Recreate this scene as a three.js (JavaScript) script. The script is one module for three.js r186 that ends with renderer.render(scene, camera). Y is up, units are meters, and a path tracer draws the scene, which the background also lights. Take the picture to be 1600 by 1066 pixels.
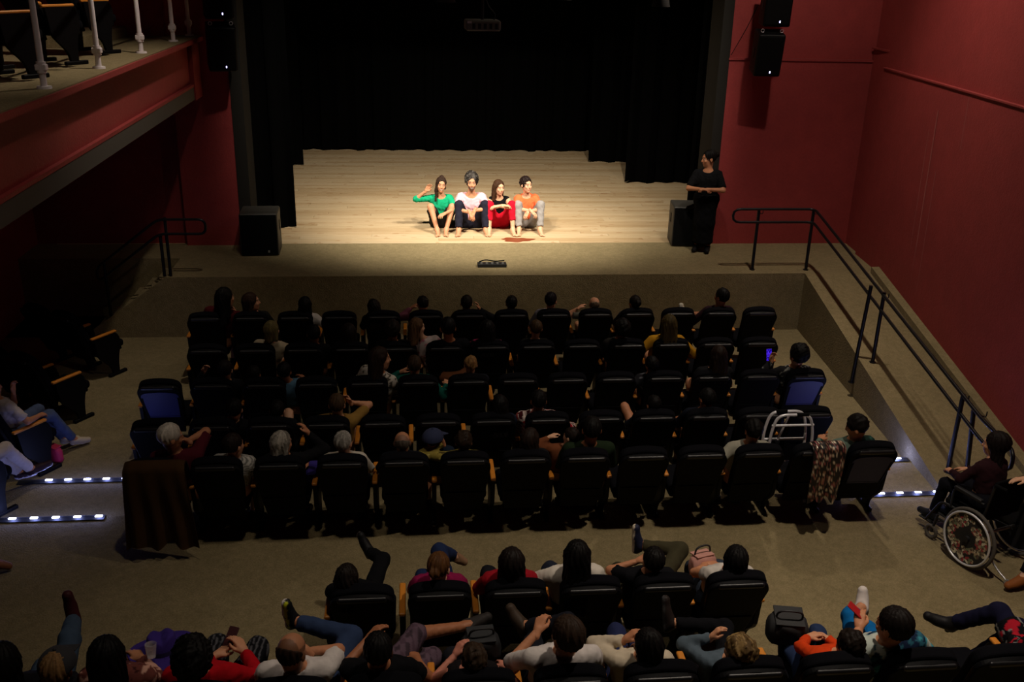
import * as THREE from 'three';
import { RoundedBoxGeometry } from 'three/addons/geometries/RoundedBoxGeometry.js';
import { RectAreaLightUniformsLib } from 'three/addons/lights/RectAreaLightUniformsLib.js';
import { mergeGeometries } from 'three/addons/utils/BufferGeometryUtils.js';

// ---------------------------------------------------------------- camera, light, exposure
RectAreaLightUniformsLib.init();
const scene = new THREE.Scene();
scene.background = new THREE.Color(0x000000);
const camera = new THREE.PerspectiveCamera(38.19, 1600 / 1066, 0.1, 80);
camera.position.set(0, 5.55, 0);
camera.rotation.order = 'YXZ';
camera.rotation.set(-21.26 * Math.PI / 180, -5.98 * Math.PI / 180, 1.43 * Math.PI / 180);
scene.add(camera);
const renderer = new THREE.WebGLRenderer();
renderer.toneMapping = THREE.LinearToneMapping;
renderer.toneMappingExposure = 1.0;
renderer.shadowMap.enabled = true;

const HOUSE = [   // [x, z, aim x, y, z, candela, half angle]: recessed downlights in the hall ceiling, turned low
  [3.4, -5.8, 3.3, 0, -6.2, 116, 0.8],
  [-0.7, -6.1, -0.9, 0, -6.6, 24, 1.1],
  [5.2, -12.3, 5.0, 0, -14.2, 96, 1.05],
  [-1.3, -11.6, -4.3, 4.6, -12.2, 66, 0.68],
];
const HOUSE_COLOR = 0xffeeda;
const SPOTS = [   // [x, y, z, target x, y, z, candela, half angle, penumbra]: profile lamps on the front bar
  [-1.9, 7.6, -12.6, 0.9, 1.0, -17.5, 165, 0.37, 1.0],
  [4.2, 7.6, -12.6, 1.5, 1.0, -17.4, 165, 0.37, 1.0],
  [-0.9, 7.6, -12.6, 0.6, 1.0, -19.6, 182, 0.58, 1.0],
  [3.3, 7.6, -12.6, 1.8, 1.0, -19.6, 182, 0.58, 1.0],
];
const SPOT_COLOR = 0xfff3e0;

// ---------------------------------------------------------------- small helpers
let seed = 7;
const rnd = () => { seed = (seed * 1664525 + 1013904223) >>> 0; return seed / 4294967296; };
const rr = (a, b) => a + (b - a) * rnd();
const V = (x, y, z) => new THREE.Vector3(x, y, z);
const names = new Map();
const numbered = n => { const k = names.get(n) || 0; names.set(n, k + 1); return k ? `${n}_${String(k).padStart(3, '0')}` : n; };
const shade = m => { m.castShadow = true; m.receiveShadow = true; return m; };
function mesh(name, geo, mat, parent) { const m = shade(new THREE.Mesh(geo, mat)); m.name = name; parent.add(m); return m; }
function tag(o, label, category, group) { o.userData.label = label; o.userData.category = category; if (group) o.userData.group = group; return o; }
function thing(name, label, category, p = [0, 0, 0], turn = 0, group) {
  const o = new THREE.Group(); o.name = numbered(name); o.position.set(...p); o.rotation.y = turn; scene.add(o);
  return tag(o, label, category, group);
}
function single(name, geo, mat, label, category, group) { return tag(mesh(numbered(name), geo, mat, scene), label, category, group); }
function struct(name, geo, mat, label, category) {
  const m = mesh(name, geo, mat, scene); m.userData.kind = 'structure'; m.userData.label = label; m.userData.category = category; return m;
}
const at = (g, x, y, z) => g.translate(x, y, z);
// uv in metres, from the dominant axis of every face
function metreUV(g) {
  if (g.index) g = g.toNonIndexed();
  g.computeVertexNormals();
  const p = g.attributes.position, n = g.attributes.normal, uv = new Float32Array(p.count * 2);
  for (let i = 0; i < p.count; i++) {
    const ax = Math.abs(n.getX(i)), ay = Math.abs(n.getY(i)), az = Math.abs(n.getZ(i));
    let u, v;
    if (ay >= ax && ay >= az) { u = p.getX(i); v = p.getZ(i); } else if (ax >= az) { u = p.getZ(i); v = p.getY(i); } else { u = p.getX(i); v = p.getY(i); }
    uv[2 * i] = u; uv[2 * i + 1] = v;
  }
  g.setAttribute('uv', new THREE.BufferAttribute(uv, 2));
  return g;
}
const bx = (x0, x1, y0, y1, z0, z1) => metreUV(new THREE.BoxGeometry(x1 - x0, y1 - y0, z1 - z0).translate((x0 + x1) / 2, (y0 + y1) / 2, (z0 + z1) / 2));
// eight corners: bottom a b c d (counter-clockwise seen from above), top the same
function hexa(b, t) {
  const P = [...b, ...t], q = [];
  const quad = (i, j, k, l) => { for (const n of [i, j, k, i, k, l]) q.push(...P[n]); };
  quad(3, 2, 1, 0); quad(4, 5, 6, 7); quad(0, 1, 5, 4); quad(1, 2, 6, 5); quad(2, 3, 7, 6); quad(3, 0, 4, 7);
  const g = new THREE.BufferGeometry(); g.setAttribute('position', new THREE.Float32BufferAttribute(q, 3));
  return metreUV(g);
}
const merge = gs => mergeGeometries(gs.map(g => { const h = g.index ? g.toNonIndexed() : g.clone(); for (const k of Object.keys(h.attributes)) if (!['position', 'normal', 'uv'].includes(k)) h.deleteAttribute(k); return h; }), false);
const rbox = (w, h, d, r = 0.01, s = 2) => new RoundedBoxGeometry(w, h, d, s, Math.min(r, w / 2.01, h / 2.01, d / 2.01));
function bar(a, b, r, r2 = r, seg = 8) {
  const A = V(...a), B = V(...b), d = B.clone().sub(A), L = d.length();
  const g = new THREE.CylinderGeometry(r2, r, L, seg); g.translate(0, L / 2, 0);
  g.applyQuaternion(new THREE.Quaternion().setFromUnitVectors(V(0, 1, 0), d.normalize())); return g.translate(...a);
}
// tube through points with rounded corners
function pipe(pts, r, round = 0.06, closed = false, seg = 8) {
  const P = pts.map(p => V(...p)), c = new THREE.CurvePath(), n = P.length, ins = [], outs = [];
  for (let i = 0; i < n; i++) {
    if (!closed && (i === 0 || i === n - 1)) { ins.push(P[i]); outs.push(P[i]); continue; }
    const a = P[(i + n - 1) % n], b = P[(i + 1) % n];
    const la = Math.min(round, a.distanceTo(P[i]) * 0.49), lb = Math.min(round, b.distanceTo(P[i]) * 0.49);
    ins.push(P[i].clone().lerp(a, la / a.distanceTo(P[i]))); outs.push(P[i].clone().lerp(b, lb / b.distanceTo(P[i])));
  }
  const pl = [];
  for (let i = 0; i < n; i++) {
    if (ins[i] === outs[i]) { pl.push(ins[i]); continue; }
    const q = new THREE.QuadraticBezierCurve3(ins[i], P[i], outs[i]);
    for (let k = 0; k <= 5; k++) pl.push(q.getPoint(k / 5));
  }
  if (closed) pl.push(pl[0].clone());
  for (let i = 0; i + 1 < pl.length; i++) if (pl[i].distanceTo(pl[i + 1]) > 1e-4) c.add(new THREE.LineCurve3(pl[i], pl[i + 1]));
  const L = c.getLength(); let count = Math.min(260, Math.max(pl.length * 3, Math.ceil(L / 0.04)));
  return new THREE.TubeGeometry(c, count, r, seg, false);
}
// ---------------------------------------------------------------- procedural textures
function hash(x, y, s) { let h = (x * 374761393 + y * 668265263 + s * 2147483647) | 0; h = Math.imul(h ^ (h >>> 13), 1274126177); return ((h ^ (h >>> 16)) >>> 0) / 4294967296; }
function vnoise(x, y, per, s) {   // tiles every per cells
  const xi = Math.floor(x), yi = Math.floor(y), fx = x - xi, fy = y - yi, m = k => ((k % per) + per) % per;
  const u = fx * fx * (3 - 2 * fx), v = fy * fy * (3 - 2 * fy);
  const a = hash(m(xi), m(yi), s), b = hash(m(xi + 1), m(yi), s), c = hash(m(xi), m(yi + 1), s), d = hash(m(xi + 1), m(yi + 1), s);
  return a + (b - a) * u + (c - a) * v + (a - b - c + d) * u * v;
}
function tex(n, fn, color = true, rx = 1, ry = 1) {
  const d = new Uint8Array(n * n * 4);
  for (let y = 0; y < n; y++) for (let x = 0; x < n; x++) {
    const c = fn(x / n, y / n), i = (y * n + x) * 4;
    d[i] = Math.max(0, Math.min(255, c[0])); d[i + 1] = Math.max(0, Math.min(255, c[1])); d[i + 2] = Math.max(0, Math.min(255, c[2])); d[i + 3] = 255;
  }
  const t = new THREE.DataTexture(d, n, n); t.wrapS = t.wrapT = THREE.RepeatWrapping; t.magFilter = THREE.LinearFilter; t.minFilter = THREE.LinearMipmapLinearFilter;
  t.generateMipmaps = true; t.repeat.set(rx, ry); if (color) t.colorSpace = THREE.SRGBColorSpace; t.needsUpdate = true; return t;
}
const mix3 = (a, b, t) => [a[0] + (b[0] - a[0]) * t, a[1] + (b[1] - a[1]) * t, a[2] + (b[2] - a[2]) * t];
const carpetTex = tex(512, (u, v) => {
  const f = vnoise(u * 256, v * 256, 256, 1), m = vnoise(u * 40, v * 40, 40, 2), c = vnoise(u * 6, v * 6, 6, 3);
  const k = 0.55 * f + 0.25 * m + 0.2 * c;
  return mix3([104, 92, 62], [150, 134, 98], k);
}, true, 0.5, 0.5);
const carpetBump = tex(256, (u, v) => { const f = 255 * vnoise(u * 128, v * 128, 128, 4); return [f, f, f]; }, false, 1, 1);
const redTex = tex(512, (u, v) => {
  const f = vnoise(u * 200, v * 200, 200, 5), m = vnoise(u * 24, v * 24, 24, 6), c = vnoise(u * 5, v * 5, 5, 7);
  return mix3([134, 44, 44], [160, 57, 55], 0.3 * f + 0.35 * m + 0.35 * c);
}, true, 0.25, 0.25);
const redBump = tex(256, (u, v) => { const f = 255 * (0.6 * vnoise(u * 90, v * 90, 90, 8) + 0.4 * vnoise(u * 20, v * 20, 20, 9)); return [f, f, f]; }, false, 0.8, 0.8);
const plankTex = s => tex(256, (u, v) => {
  const g = vnoise(u * 6, v * 60, 60, 11 + s), h = vnoise(u * 24, v * 120, 120, 31 + s), c = vnoise(u * 5, v * 4, 5, 51 + s);
  const k = 0.45 * g + 0.25 * h + 0.3 * c, knot = vnoise(u * 9, v * 14, 14, 71 + s) > 0.86 ? 0.5 : 0;
  return mix3(mix3([190, 170, 138], [214, 198, 170], k), [140, 96, 58], knot * 0.5);
}, true, 1, 1);

const std = (color, roughness = 0.7, metalness = 0, extra = {}) => new THREE.MeshStandardMaterial({ color, roughness, metalness, ...extra });
const matte = (color, roughness, spec) => new THREE.MeshPhysicalMaterial({ color, roughness, specularIntensity: spec });
const M = {
  carpet: new THREE.MeshStandardMaterial({ map: carpetTex, bumpMap: carpetBump, bumpScale: 0.004, roughness: 0.97 }),
  red: new THREE.MeshStandardMaterial({ map: redTex, bumpMap: redBump, bumpScale: 0.003, roughness: 0.72 }),
  black: matte(0x0b0b0c, 0.9, 0.15),
  velvet: matte(0x050505, 1, 0.02),
  frame: matte(0x24221f, 0.85, 0.3),
  greyBeam: std(0x4c4842, 0.85),
  ceiling: std(0x1b1a1a, 0.95),
  rail: std(0x101014, 0.4, 0.3),
  white: std(0xd8cfd2, 0.45),
  wood: std(0xc47a26, 0.42),
  fabric: matte(0x0c0c10, 0.95, 0.12),
  shell: matte(0x08080a, 0.6, 0.15),
  trim: matte(0x0c0c0f, 0.42, 1),
  blue: std(0x20265e, 0.5),  // blue step light put into the colour of dark seat backs
  stand: matte(0x0a0a0c, 0.5, 0.25),
  speaker: matte(0x0c0c0e, 0.5, 0.3),
  grille: matte(0x0a0a0b, 0.75, 0.2),
  speakerGrey: std(0x3c3934, 0.6),
  metal: std(0xb9b9bc, 0.35, 0.7),
  edge: std(0x4a4a4e, 0.5, 0.5),
  chrome: std(0xdcdce0, 0.35, 0.35),
  dark: std(0x141416, 0.6),
  led: new THREE.MeshStandardMaterial({ color: 0xffffff, emissive: 0xcfd6ff, emissiveIntensity: 6 }),
  ledSmall: new THREE.MeshStandardMaterial({ color: 0xffffff, emissive: 0xbcb8ff, emissiveIntensity: 5 }),
};

// ---------------------------------------------------------------- the hall
const FL = { r1: 0, r4: 0.07, r5: 0.14, r7: 0.34 };
const SY = 0.96, SZ = -14.54, PZ = -16.3;                    // stage height, stage front, proscenium plane
const wallX = z => 7.56 - 0.08 * (z + 16.3);                 // the right wall stands a little askew
const rampIn = z => 6.2 - 0.0766 * (z + 14.54);
const rampY = z => Math.max(FL.r5, SY - 0.148 * (z + 14.54));
struct('floor', bx(-6.4, 8.2, -0.3, 0, -14.6, -9.97), M.carpet, 'olive brown carpet floor under the front rows of seats', 'floor');
struct('floor_001', bx(-6.4, 8.2, -0.3, FL.r4, -9.97, -9.06), M.carpet, 'low carpeted step carrying the fourth row of seats', 'floor');
struct('floor_002', bx(-6.4, 8.2, -0.3, FL.r5, -9.06, -5.93), M.carpet, 'wide carpeted cross aisle behind the block of seats', 'floor');
struct('floor_003', bx(-6.4, 8.2, -0.3, FL.r7, -5.93, 3), M.carpet, 'raised carpeted floor under the nearest row of people', 'floor');
struct('stage_apron', bx(-3.72, 6.2, 0, SY, PZ - 0.08, SZ), M.carpet, 'carpeted front apron of the stage with its dark riser', 'stage');
struct('stage_apron_001', hexa([[6.2, 0, SZ], [7.7, 0, SZ], [7.7, 0, PZ - 0.1], [6.2, 0, PZ - 0.1]], [[6.2, SY, SZ], [7.7, SY, SZ], [7.7, SY, PZ - 0.1], [6.2, SY, PZ - 0.1]]), M.carpet, 'carpeted landing at the top of the right ramp', 'stage');
struct('stage_apron_002', bx(-6.3, -3.72, 0, SY, PZ - 0.1, SZ - 1.0), M.carpet, 'dark landing at the top of the left stair under the balcony', 'stage');
{ // right ramp with the kerb along the red wall
  const z0 = SZ, z1 = -9.0, xo = z => wallX(z) + 0.1;
  struct('ramp', hexa([[rampIn(z1), 0, z1], [xo(z1), 0, z1], [xo(z0), 0, z0], [rampIn(z0), 0, z0]], [[rampIn(z1), FL.r5 + 0.005, z1], [xo(z1), FL.r5 + 0.005, z1], [xo(z0), SY, z0], [rampIn(z0), SY, z0]]), M.carpet, 'carpeted ramp sloping up to the stage along the right wall', 'ramp');
  const w = 0.13, h = 0.1;
  struct('trim_1', hexa([[wallX(z1) - w, FL.r5, z1], [xo(z1), FL.r5, z1], [xo(z0), SY - 0.02, z0], [wallX(z0) - w, SY - 0.02, z0]], [[wallX(z1) - w, FL.r5 + h, z1], [xo(z1), FL.r5 + h, z1], [xo(z0), SY + h, z0], [wallX(z0) - w, SY + h, z0]]), M.carpet, 'carpeted kerb between the right ramp and the red wall', 'kerb');
}
{ // steep stair beside the stage, going down to the left in the dark under the balcony
  const st = new THREE.Group(); st.name = 'stair'; st.userData = { kind: 'structure', label: 'dark carpeted stair beside the stage under the balcony', category: 'stair' }; scene.add(st);
  const n = 6, run = 0.215, rise = SY / n;
  for (let i = 1; i < n; i++) mesh('step', bx(-3.72 - run * (i + 0.15), -3.72 - run * (i - 1), 0, SY - rise * i, SZ - 1.0, SZ - 0.06), M.carpet, st);
  const s = new THREE.Shape(); s.moveTo(-3.72, 0); s.lineTo(-3.72, SY); s.lineTo(-4.95, 0.08); s.lineTo(-4.95, 0); s.lineTo(-3.72, 0);
  mesh('stringer', metreUV(new THREE.ExtrudeGeometry(s, { depth: 0.06, bevelEnabled: false }).translate(0, 0, SZ - 0.06)), M.carpet, st);
}
// stage boards: rows of planks running across the stage
{
  const sub = struct('stage_floor', bx(-6.4, 8.6, 0, SY - 0.025, -26, PZ - 0.08), std(0x6b4c2c, 0.8), 'pale wooden plank floor of the lit stage', 'stage');
  const mats = [];
  const tints = [0xf4eee4, 0xf0e6d8, 0xe8dccb, 0xf4ecdf, 0xe2d4c0, 0xf0e8da];
  for (let i = 0; i < 6; i++) { const t = plankTex(i); t.repeat.set(0.5, 1); mats.push(new THREE.MeshStandardMaterial({ map: t, color: tints[i], roughness: 0.55 })); }
  const geos = new Map();
  const rows = 62, w = (25.6 - (-PZ) - 0.08) / rows;
  for (let r = 0; r < rows; r++) {
    const z = PZ - 0.08 - (r + 0.5) * w; let x = -5.6 - rnd() * 1.2;
    while (x < 8.2) {
      const L = [2.4, 3.0, 3.6, 4.2][Math.floor(rnd() * 4)];
      if (!geos.has(L)) geos.set(L, metreUV(new THREE.BoxGeometry(L - 0.004, 0.025, w - 0.004)));
      const m = mesh('plank', geos.get(L), mats[Math.floor(rnd() * 6)], sub); m.position.set(x + L / 2, SY - 0.0125, z); x += L;
    }
  }
  // the reddish stain in front of the performers
  const sh = new THREE.Shape(); for (let i = 0; i <= 40; i++) { const a = i / 40 * Math.PI * 2, q = 1 + 0.16 * Math.sin(3 * a + 1) + 0.1 * Math.sin(7 * a); const X = 0.27 * q * Math.cos(a), Y = 0.14 * q * Math.sin(a); i ? sh.lineTo(X, Y) : sh.moveTo(X, Y); }
  const st = mesh('stain', new THREE.ShapeGeometry(sh).rotateX(-Math.PI / 2).translate(1.78, SY + 0.002, -16.58), std(0x7a3a1c, 0.5), sub); st.userData.label = 'reddish brown stain on the boards';
}
// front wall either side of the opening, with its ledge line
const T = 0.35;
const fw = struct('wall_front_right', merge([bx(5.16, 7.9, SY, 4.1, PZ - T, PZ), bx(5.16, 7.9, 4.1, 8.6, PZ - T, PZ - 0.045)]), M.red, 'dark red plaster wall to the right of the stage opening', 'wall');
mesh('ledge', bx(5.16, 7.62, 4.07, 4.105, PZ - 0.05, PZ + 0.022), M.red, fw);
const fwl = struct('wall_front_left', merge([bx(-3.76, -2.86, SY, 8.6, PZ - T, PZ), bx(-6.4, -3.76, 0, 8.6, PZ - T, PZ - 0.14)]), M.red, 'dark red plaster wall to the left of the stage opening', 'wall');
struct('wall_front_top', bx(-2.86, 5.16, 6.5, 8.6, PZ - T, PZ), M.red, 'red wall above the stage opening', 'wall');
struct('trim_2', merge([bx(5.0, 5.17, SY, 6.5, PZ - T - 0.3, PZ + 0.012), bx(-2.87, -2.68, SY, 6.5, PZ - T - 0.3, PZ + 0.012), bx(-2.87, 5.17, 6.35, 6.52, PZ - T - 0.3, PZ + 0.012)]), M.frame, 'charcoal frame round the stage opening', 'frame');
{ // right wall: lower part proud of the upper part, its top a lit ledge; corner pier at the front
  const z0 = -15.62, z1 = 3, w = wallX, y0 = 0, yl = 4.05, yt = 8.6, s = 0.05;
  const rw = struct('wall_right', merge([
    hexa([[w(z1), y0, z1], [8.3, y0, z1], [8.3, y0, z0], [w(z0), y0, z0]], [[w(z1), yl, z1], [8.3, yl, z1], [8.3, yl, z0], [w(z0), yl, z0]]),
    hexa([[w(z1) + s, yl, z1], [8.3, yl, z1], [8.3, yl, z0], [w(z0) + s, yl, z0]], [[w(z1) + s, yt, z1], [8.3, yt, z1], [8.3, yt, z0], [w(z0) + s, yt, z0]]),
    hexa([[w(z0) + 0.06, y0, z0], [8.3, y0, z0], [8.3, y0, -16.4], [w(-16.4) + 0.06, y0, -16.4]], [[w(z0) + 0.06, 4.3, z0], [8.3, 4.3, z0], [8.3, 4.3, -16.4], [w(-16.4) + 0.06, 4.3, -16.4]]),
    hexa([[w(z0) + 0.1, 4.3, z0], [8.3, 4.3, z0], [8.3, 4.3, -16.4], [w(-16.4) + 0.1, 4.3, -16.4]], [[w(z0) + 0.1, yt, z0], [8.3, yt, z0], [8.3, yt, -16.4], [w(-16.4) + 0.1, yt, -16.4]]),
  ]), M.red, 'dark red plaster wall along the right side of the hall', 'wall');
  mesh('ledge', hexa([[w(z1) - 0.022, yl - 0.014, z1], [w(z1) + 0.06, yl - 0.014, z1], [w(z0) + 0.06, yl - 0.014, z0], [w(z0) - 0.022, yl - 0.014, z0]], [[w(z1) - 0.022, yl + 0.006, z1], [w(z1) + 0.06, yl + 0.006, z1], [w(z0) + 0.06, yl + 0.006, z0], [w(z0) - 0.022, yl + 0.006, z0]]), M.red, rw);
  mesh('ledge', bx(w(z0) + 0.055, w(z0) + 0.12, 4.285, 4.31, -16.28, z0 - 0.005), M.red, rw);
  // chalky scuffs running down the plaster
  const scuff = std(0xa05a54, 0.85);
  for (const [z, y0s, y1s, wd] of [[-13.55, 1.6, 3.4, 0.012], [-13.35, 1.0, 3.7, 0.02], [-13.1, 1.1, 2.9, 0.012], [-12.55, 3.3, 4.0, 0.012]]) {
    const m = mesh('scuff_mark', new THREE.PlaneGeometry(wd, y1s - y0s, 1, 1), scuff, rw); m.rotation.y = -Math.PI / 2 + 0.08; m.rotation.z = 0.03;
    m.position.set(w(z) - 0.004, (y0s + y1s) / 2, z); m.rotation.order = 'YXZ';
  }
}
struct('wall_left', bx(-6.6, -6.2, 0, 8.6, -16.6, 3), M.red, 'dark red wall in the shade under the balcony', 'wall');
for (const [i, z] of [[0, -13.6], [1, -11.4]]) struct(`trim_${3 + i}`, bx(-6.25, -5.95, 0, 3.4, z - 0.2, z + 0.2), M.red, i ? 'nearer red pier on the wall under the balcony' : 'farther red pier on the wall under the balcony', 'pier');
struct('wall_back', bx(-6.6, 8.3, 0, 8.6, 3, 3.3), M.red, 'red wall at the back of the hall', 'wall');
struct('ceiling', bx(-6.6, 8.4, 8.6, 8.9, -26.2, 3.3), M.ceiling, 'dark ceiling over hall and stage', 'ceiling');
struct('wall_stage', merge([bx(-6.8, -6.4, 0, 8.6, -26.2, PZ - T), bx(8.6, 8.9, 0, 8.6, -26.2, PZ - T), bx(-6.8, 8.9, 0, 8.6, -26.4, -25.9)]), M.black, 'black walls around the stage behind the curtains', 'wall');
{ // balcony on the left
  const X = -3.35, zb = 2.9, zf = PZ + 0.01;
  const b = struct('balcony', merge([bx(-6.3, X - 0.02, 3.44, 4.27, zf, zb)]), M.red, 'red fronted balcony along the left wall', 'balcony');
  mesh('balcony_floor', bx(-6.2, X - 0.02, 4.27, 4.3, zf, zb), M.carpet, b);
  mesh('nosing', merge([bx(X - 0.22, X + 0.13, 4.245, 4.305, zf, zb)]), M.red, b);
  mesh('floor_edge', bx(X - 0.35, X + 0.1, 4.303, 4.318, zf, zb), M.carpet, b);
  mesh('fascia_ledge', bx(X - 0.05, X + 0.035, 3.6, 3.64, zf, zb), M.red, b);
  mesh('lower_beam', bx(X - 0.3, X + 0.03, 3.41, 3.6, zf, zb), M.greyBeam, b);
  mesh('end_pier', bx(X - 0.12, X + 0.05, 3.4, 4.27, zf, zf + 0.5), M.red, b);
  const step = mesh('upper_step', bx(-6.2, -4.3, 4.3, 4.45, -16.1, -14.0), M.carpet, b); step.userData.label = 'carpeted step on the balcony floor';
}
// curtains
function curtain(name, label, x0, x1, z, y0, y1, folds, amp) {
  const nu = Math.max(24, folds * 8), nv = 6, pos = [], idx = [], th = 0.02;
  for (const side of [1, -1]) for (let j = 0; j <= nv; j++) for (let i = 0; i <= nu; i++) {
    const u = i / nu, v = j / nv, ph = u * folds * 6.2832;
    pos.push(x0 + (x1 - x0) * u + 0.03 * Math.sin(ph * 2 + 1), y0 + (y1 - y0) * v + (j ? 0 : 0.03 + 0.03 * Math.sin(ph * 0.5) + 0.015 * Math.sin(ph * 1.3)), z + amp * Math.sin(ph + 0.6 * Math.sin(ph * 0.31)) * (1 - 0.35 * v) + side * th / 2);
  }
  const W = nu + 1, N = W * (nv + 1);
  for (let j = 0; j < nv; j++) for (let i = 0; i < nu; i++) { const a = j * W + i, b = a + 1, c = a + W, d = c + 1; idx.push(a, b, d, a, d, c, N + a, N + d, N + b, N + a, N + c, N + d); }
  for (let i = 0; i < nu; i++) { const a = i, b = i + 1; idx.push(a, N + a, N + b, a, N + b, b); }
  const g = new THREE.BufferGeometry(); g.setAttribute('position', new THREE.Float32BufferAttribute(pos, 3)); g.setIndex(idx); g.computeVertexNormals();
  return single(name, g, M.velvet, label, 'curtain');
}
curtain('stage_curtain', 'wide black backdrop curtain hanging at the rear of the stage', -6.2, 8.4, -25.0, SY, 8.4, 34, 0.07);
curtain('stage_curtain', 'black side curtain at stage left edge nearest the audience, beside the left floor speaker', -6.2, -2.12, -17.45, SY, 8.4, 10, 0.07);
curtain('stage_curtain', 'second black side curtain from the front on the left of stage', -6.2, -2.66, -20.85, SY, 8.4, 9, 0.07);
curtain('stage_curtain', 'rearmost short black side curtain on the left of stage', -6.2, -2.55, -23.0, SY, 8.4, 9, 0.07);
curtain('stage_curtain', 'black side curtain directly behind the right floor speaker', 4.98, 8.4, -17.45, SY, 8.4, 9, 0.07);
curtain('stage_curtain', 'second black side curtain from the front on the right of stage', 4.62, 8.4, -21.25, SY, 8.4, 9, 0.07);
curtain('stage_curtain', 'rearmost black side curtain on the right of stage', 4.2, 8.4, -23.6, SY, 8.4, 10, 0.07);

// ---------------------------------------------------------------- lamps
HOUSE.forEach(([x, z, tx, ty, tz, I, ang], i) => {
  const t = thing('ceiling_light', ['round recessed ceiling light above the right half of the cross aisle', 'round recessed ceiling light above the left half of the cross aisle', 'round recessed ceiling light above the right ramp', 'round recessed ceiling light aimed at the balcony'][i], 'light', [x, 8.6, z], 0, 'dimmed house lights');
  mesh('ring', new THREE.TorusGeometry(0.15, 0.02, 10, 32).rotateX(Math.PI / 2), M.white, t);
  mesh('lens', new THREE.CylinderGeometry(0.14, 0.14, 0.02, 32).translate(0, -0.004, 0), new THREE.MeshStandardMaterial({ color: 0xffffff, emissive: HOUSE_COLOR, emissiveIntensity: 2 }), t);
  const s = new THREE.SpotLight(HOUSE_COLOR, I, 0, ang, 1, 2); s.name = 'beam'; s.position.set(0, -0.03, 0); s.target.position.set(tx - x, ty - 8.6, tz - z); s.target.name = 'aim'; s.castShadow = true; s.shadow.radius = 7; t.add(s); t.add(s.target);
});
SPOTS.forEach(([x, y, z, tx, ty, tz, I, ang, pen], i) => {
  const t = thing('stage_lamp', `black profile stage lamp, ${['first', 'fourth', 'second', 'third'][i]} from the left on the front lighting bar`, 'lamp', [x, y, z], 0, 'stage lamps on the front bar');
  const dir = V(tx - x, ty - y, tz - z).normalize(), q = new THREE.Quaternion().setFromUnitVectors(V(0, -1, 0), dir);
  const can = new THREE.LatheGeometry([[0.02, 0.42], [0.1, 0.4], [0.12, 0.1], [0.13, 0.0], [0.115, 0.0], [0.105, 0.05]].map(p => new THREE.Vector2(...p)), 20).applyQuaternion(q);
  mesh('can', can, M.dark, t); mesh('yoke', pipe([[-0.15, 0.2, 0], [-0.15, 0.52, 0], [0.15, 0.52, 0], [0.15, 0.2, 0]], 0.012), M.dark, t);
  mesh('lens', new THREE.CylinderGeometry(0.1, 0.1, 0.01, 20).translate(0, 0.05, 0).applyQuaternion(q), new THREE.MeshStandardMaterial({ color: 0xffffff, emissive: SPOT_COLOR, emissiveIntensity: 3 }), t);
  const s = new THREE.SpotLight(SPOT_COLOR, I, 0, ang, pen, 2); s.position.copy(dir.clone().multiplyScalar(0.03)); s.target.position.set(tx - x, ty - y, tz - z); s.castShadow = true; s.shadow.radius = 4; t.add(s); t.add(s.target); s.name = 'beam'; s.target.name = 'aim';
});
single('lighting_bar', bar([-3.2, 8.12, -12.6], [5.6, 8.12, -12.6], 0.028), M.dark, 'black lighting bar under the ceiling in front of the stage', 'bar');
// ---------------------------------------------------------------- theatre seats
const SP = 0.583, REC = 24 * Math.PI / 180;
const ORD = ['first', 'second', 'third', 'fourth', 'fifth', 'sixth', 'seventh', 'eighth', 'ninth', 'tenth', 'eleventh', 'twelfth', 'thirteenth', 'fourteenth'];
function panel(wb, wm, wt, v0, v1, rad, depth, bevel, dome = 0.02) {   // reclining back panel outline, extruded forward
  const s = new THREE.Shape();
  s.moveTo(-wb, v0); s.lineTo(wb, v0); s.bezierCurveTo(wb + 0.01, v0 + 0.12, wm, v0 + 0.22, wm, v0 + 0.34); s.lineTo(wt, v1 - rad);
  s.bezierCurveTo(wt, v1 - rad * 0.3, wt - rad * 0.3, v1, wt - rad, v1 + dome * 0.5); s.quadraticCurveTo(0, v1 + dome * 1.6, -(wt - rad), v1 + dome * 0.5);
  s.bezierCurveTo(-(wt - rad * 0.3), v1, -wt, v1 - rad * 0.3, -wt, v1 - rad); s.lineTo(-wm, v0 + 0.34); s.bezierCurveTo(-wm, v0 + 0.22, -wb - 0.01, v0 + 0.12, -wb, v0);
  const g = new THREE.ExtrudeGeometry(s, { depth, bevelEnabled: true, bevelThickness: bevel, bevelSize: bevel, bevelSegments: 3, curveSegments: 8, steps: 1 });
  return g;
}
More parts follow.
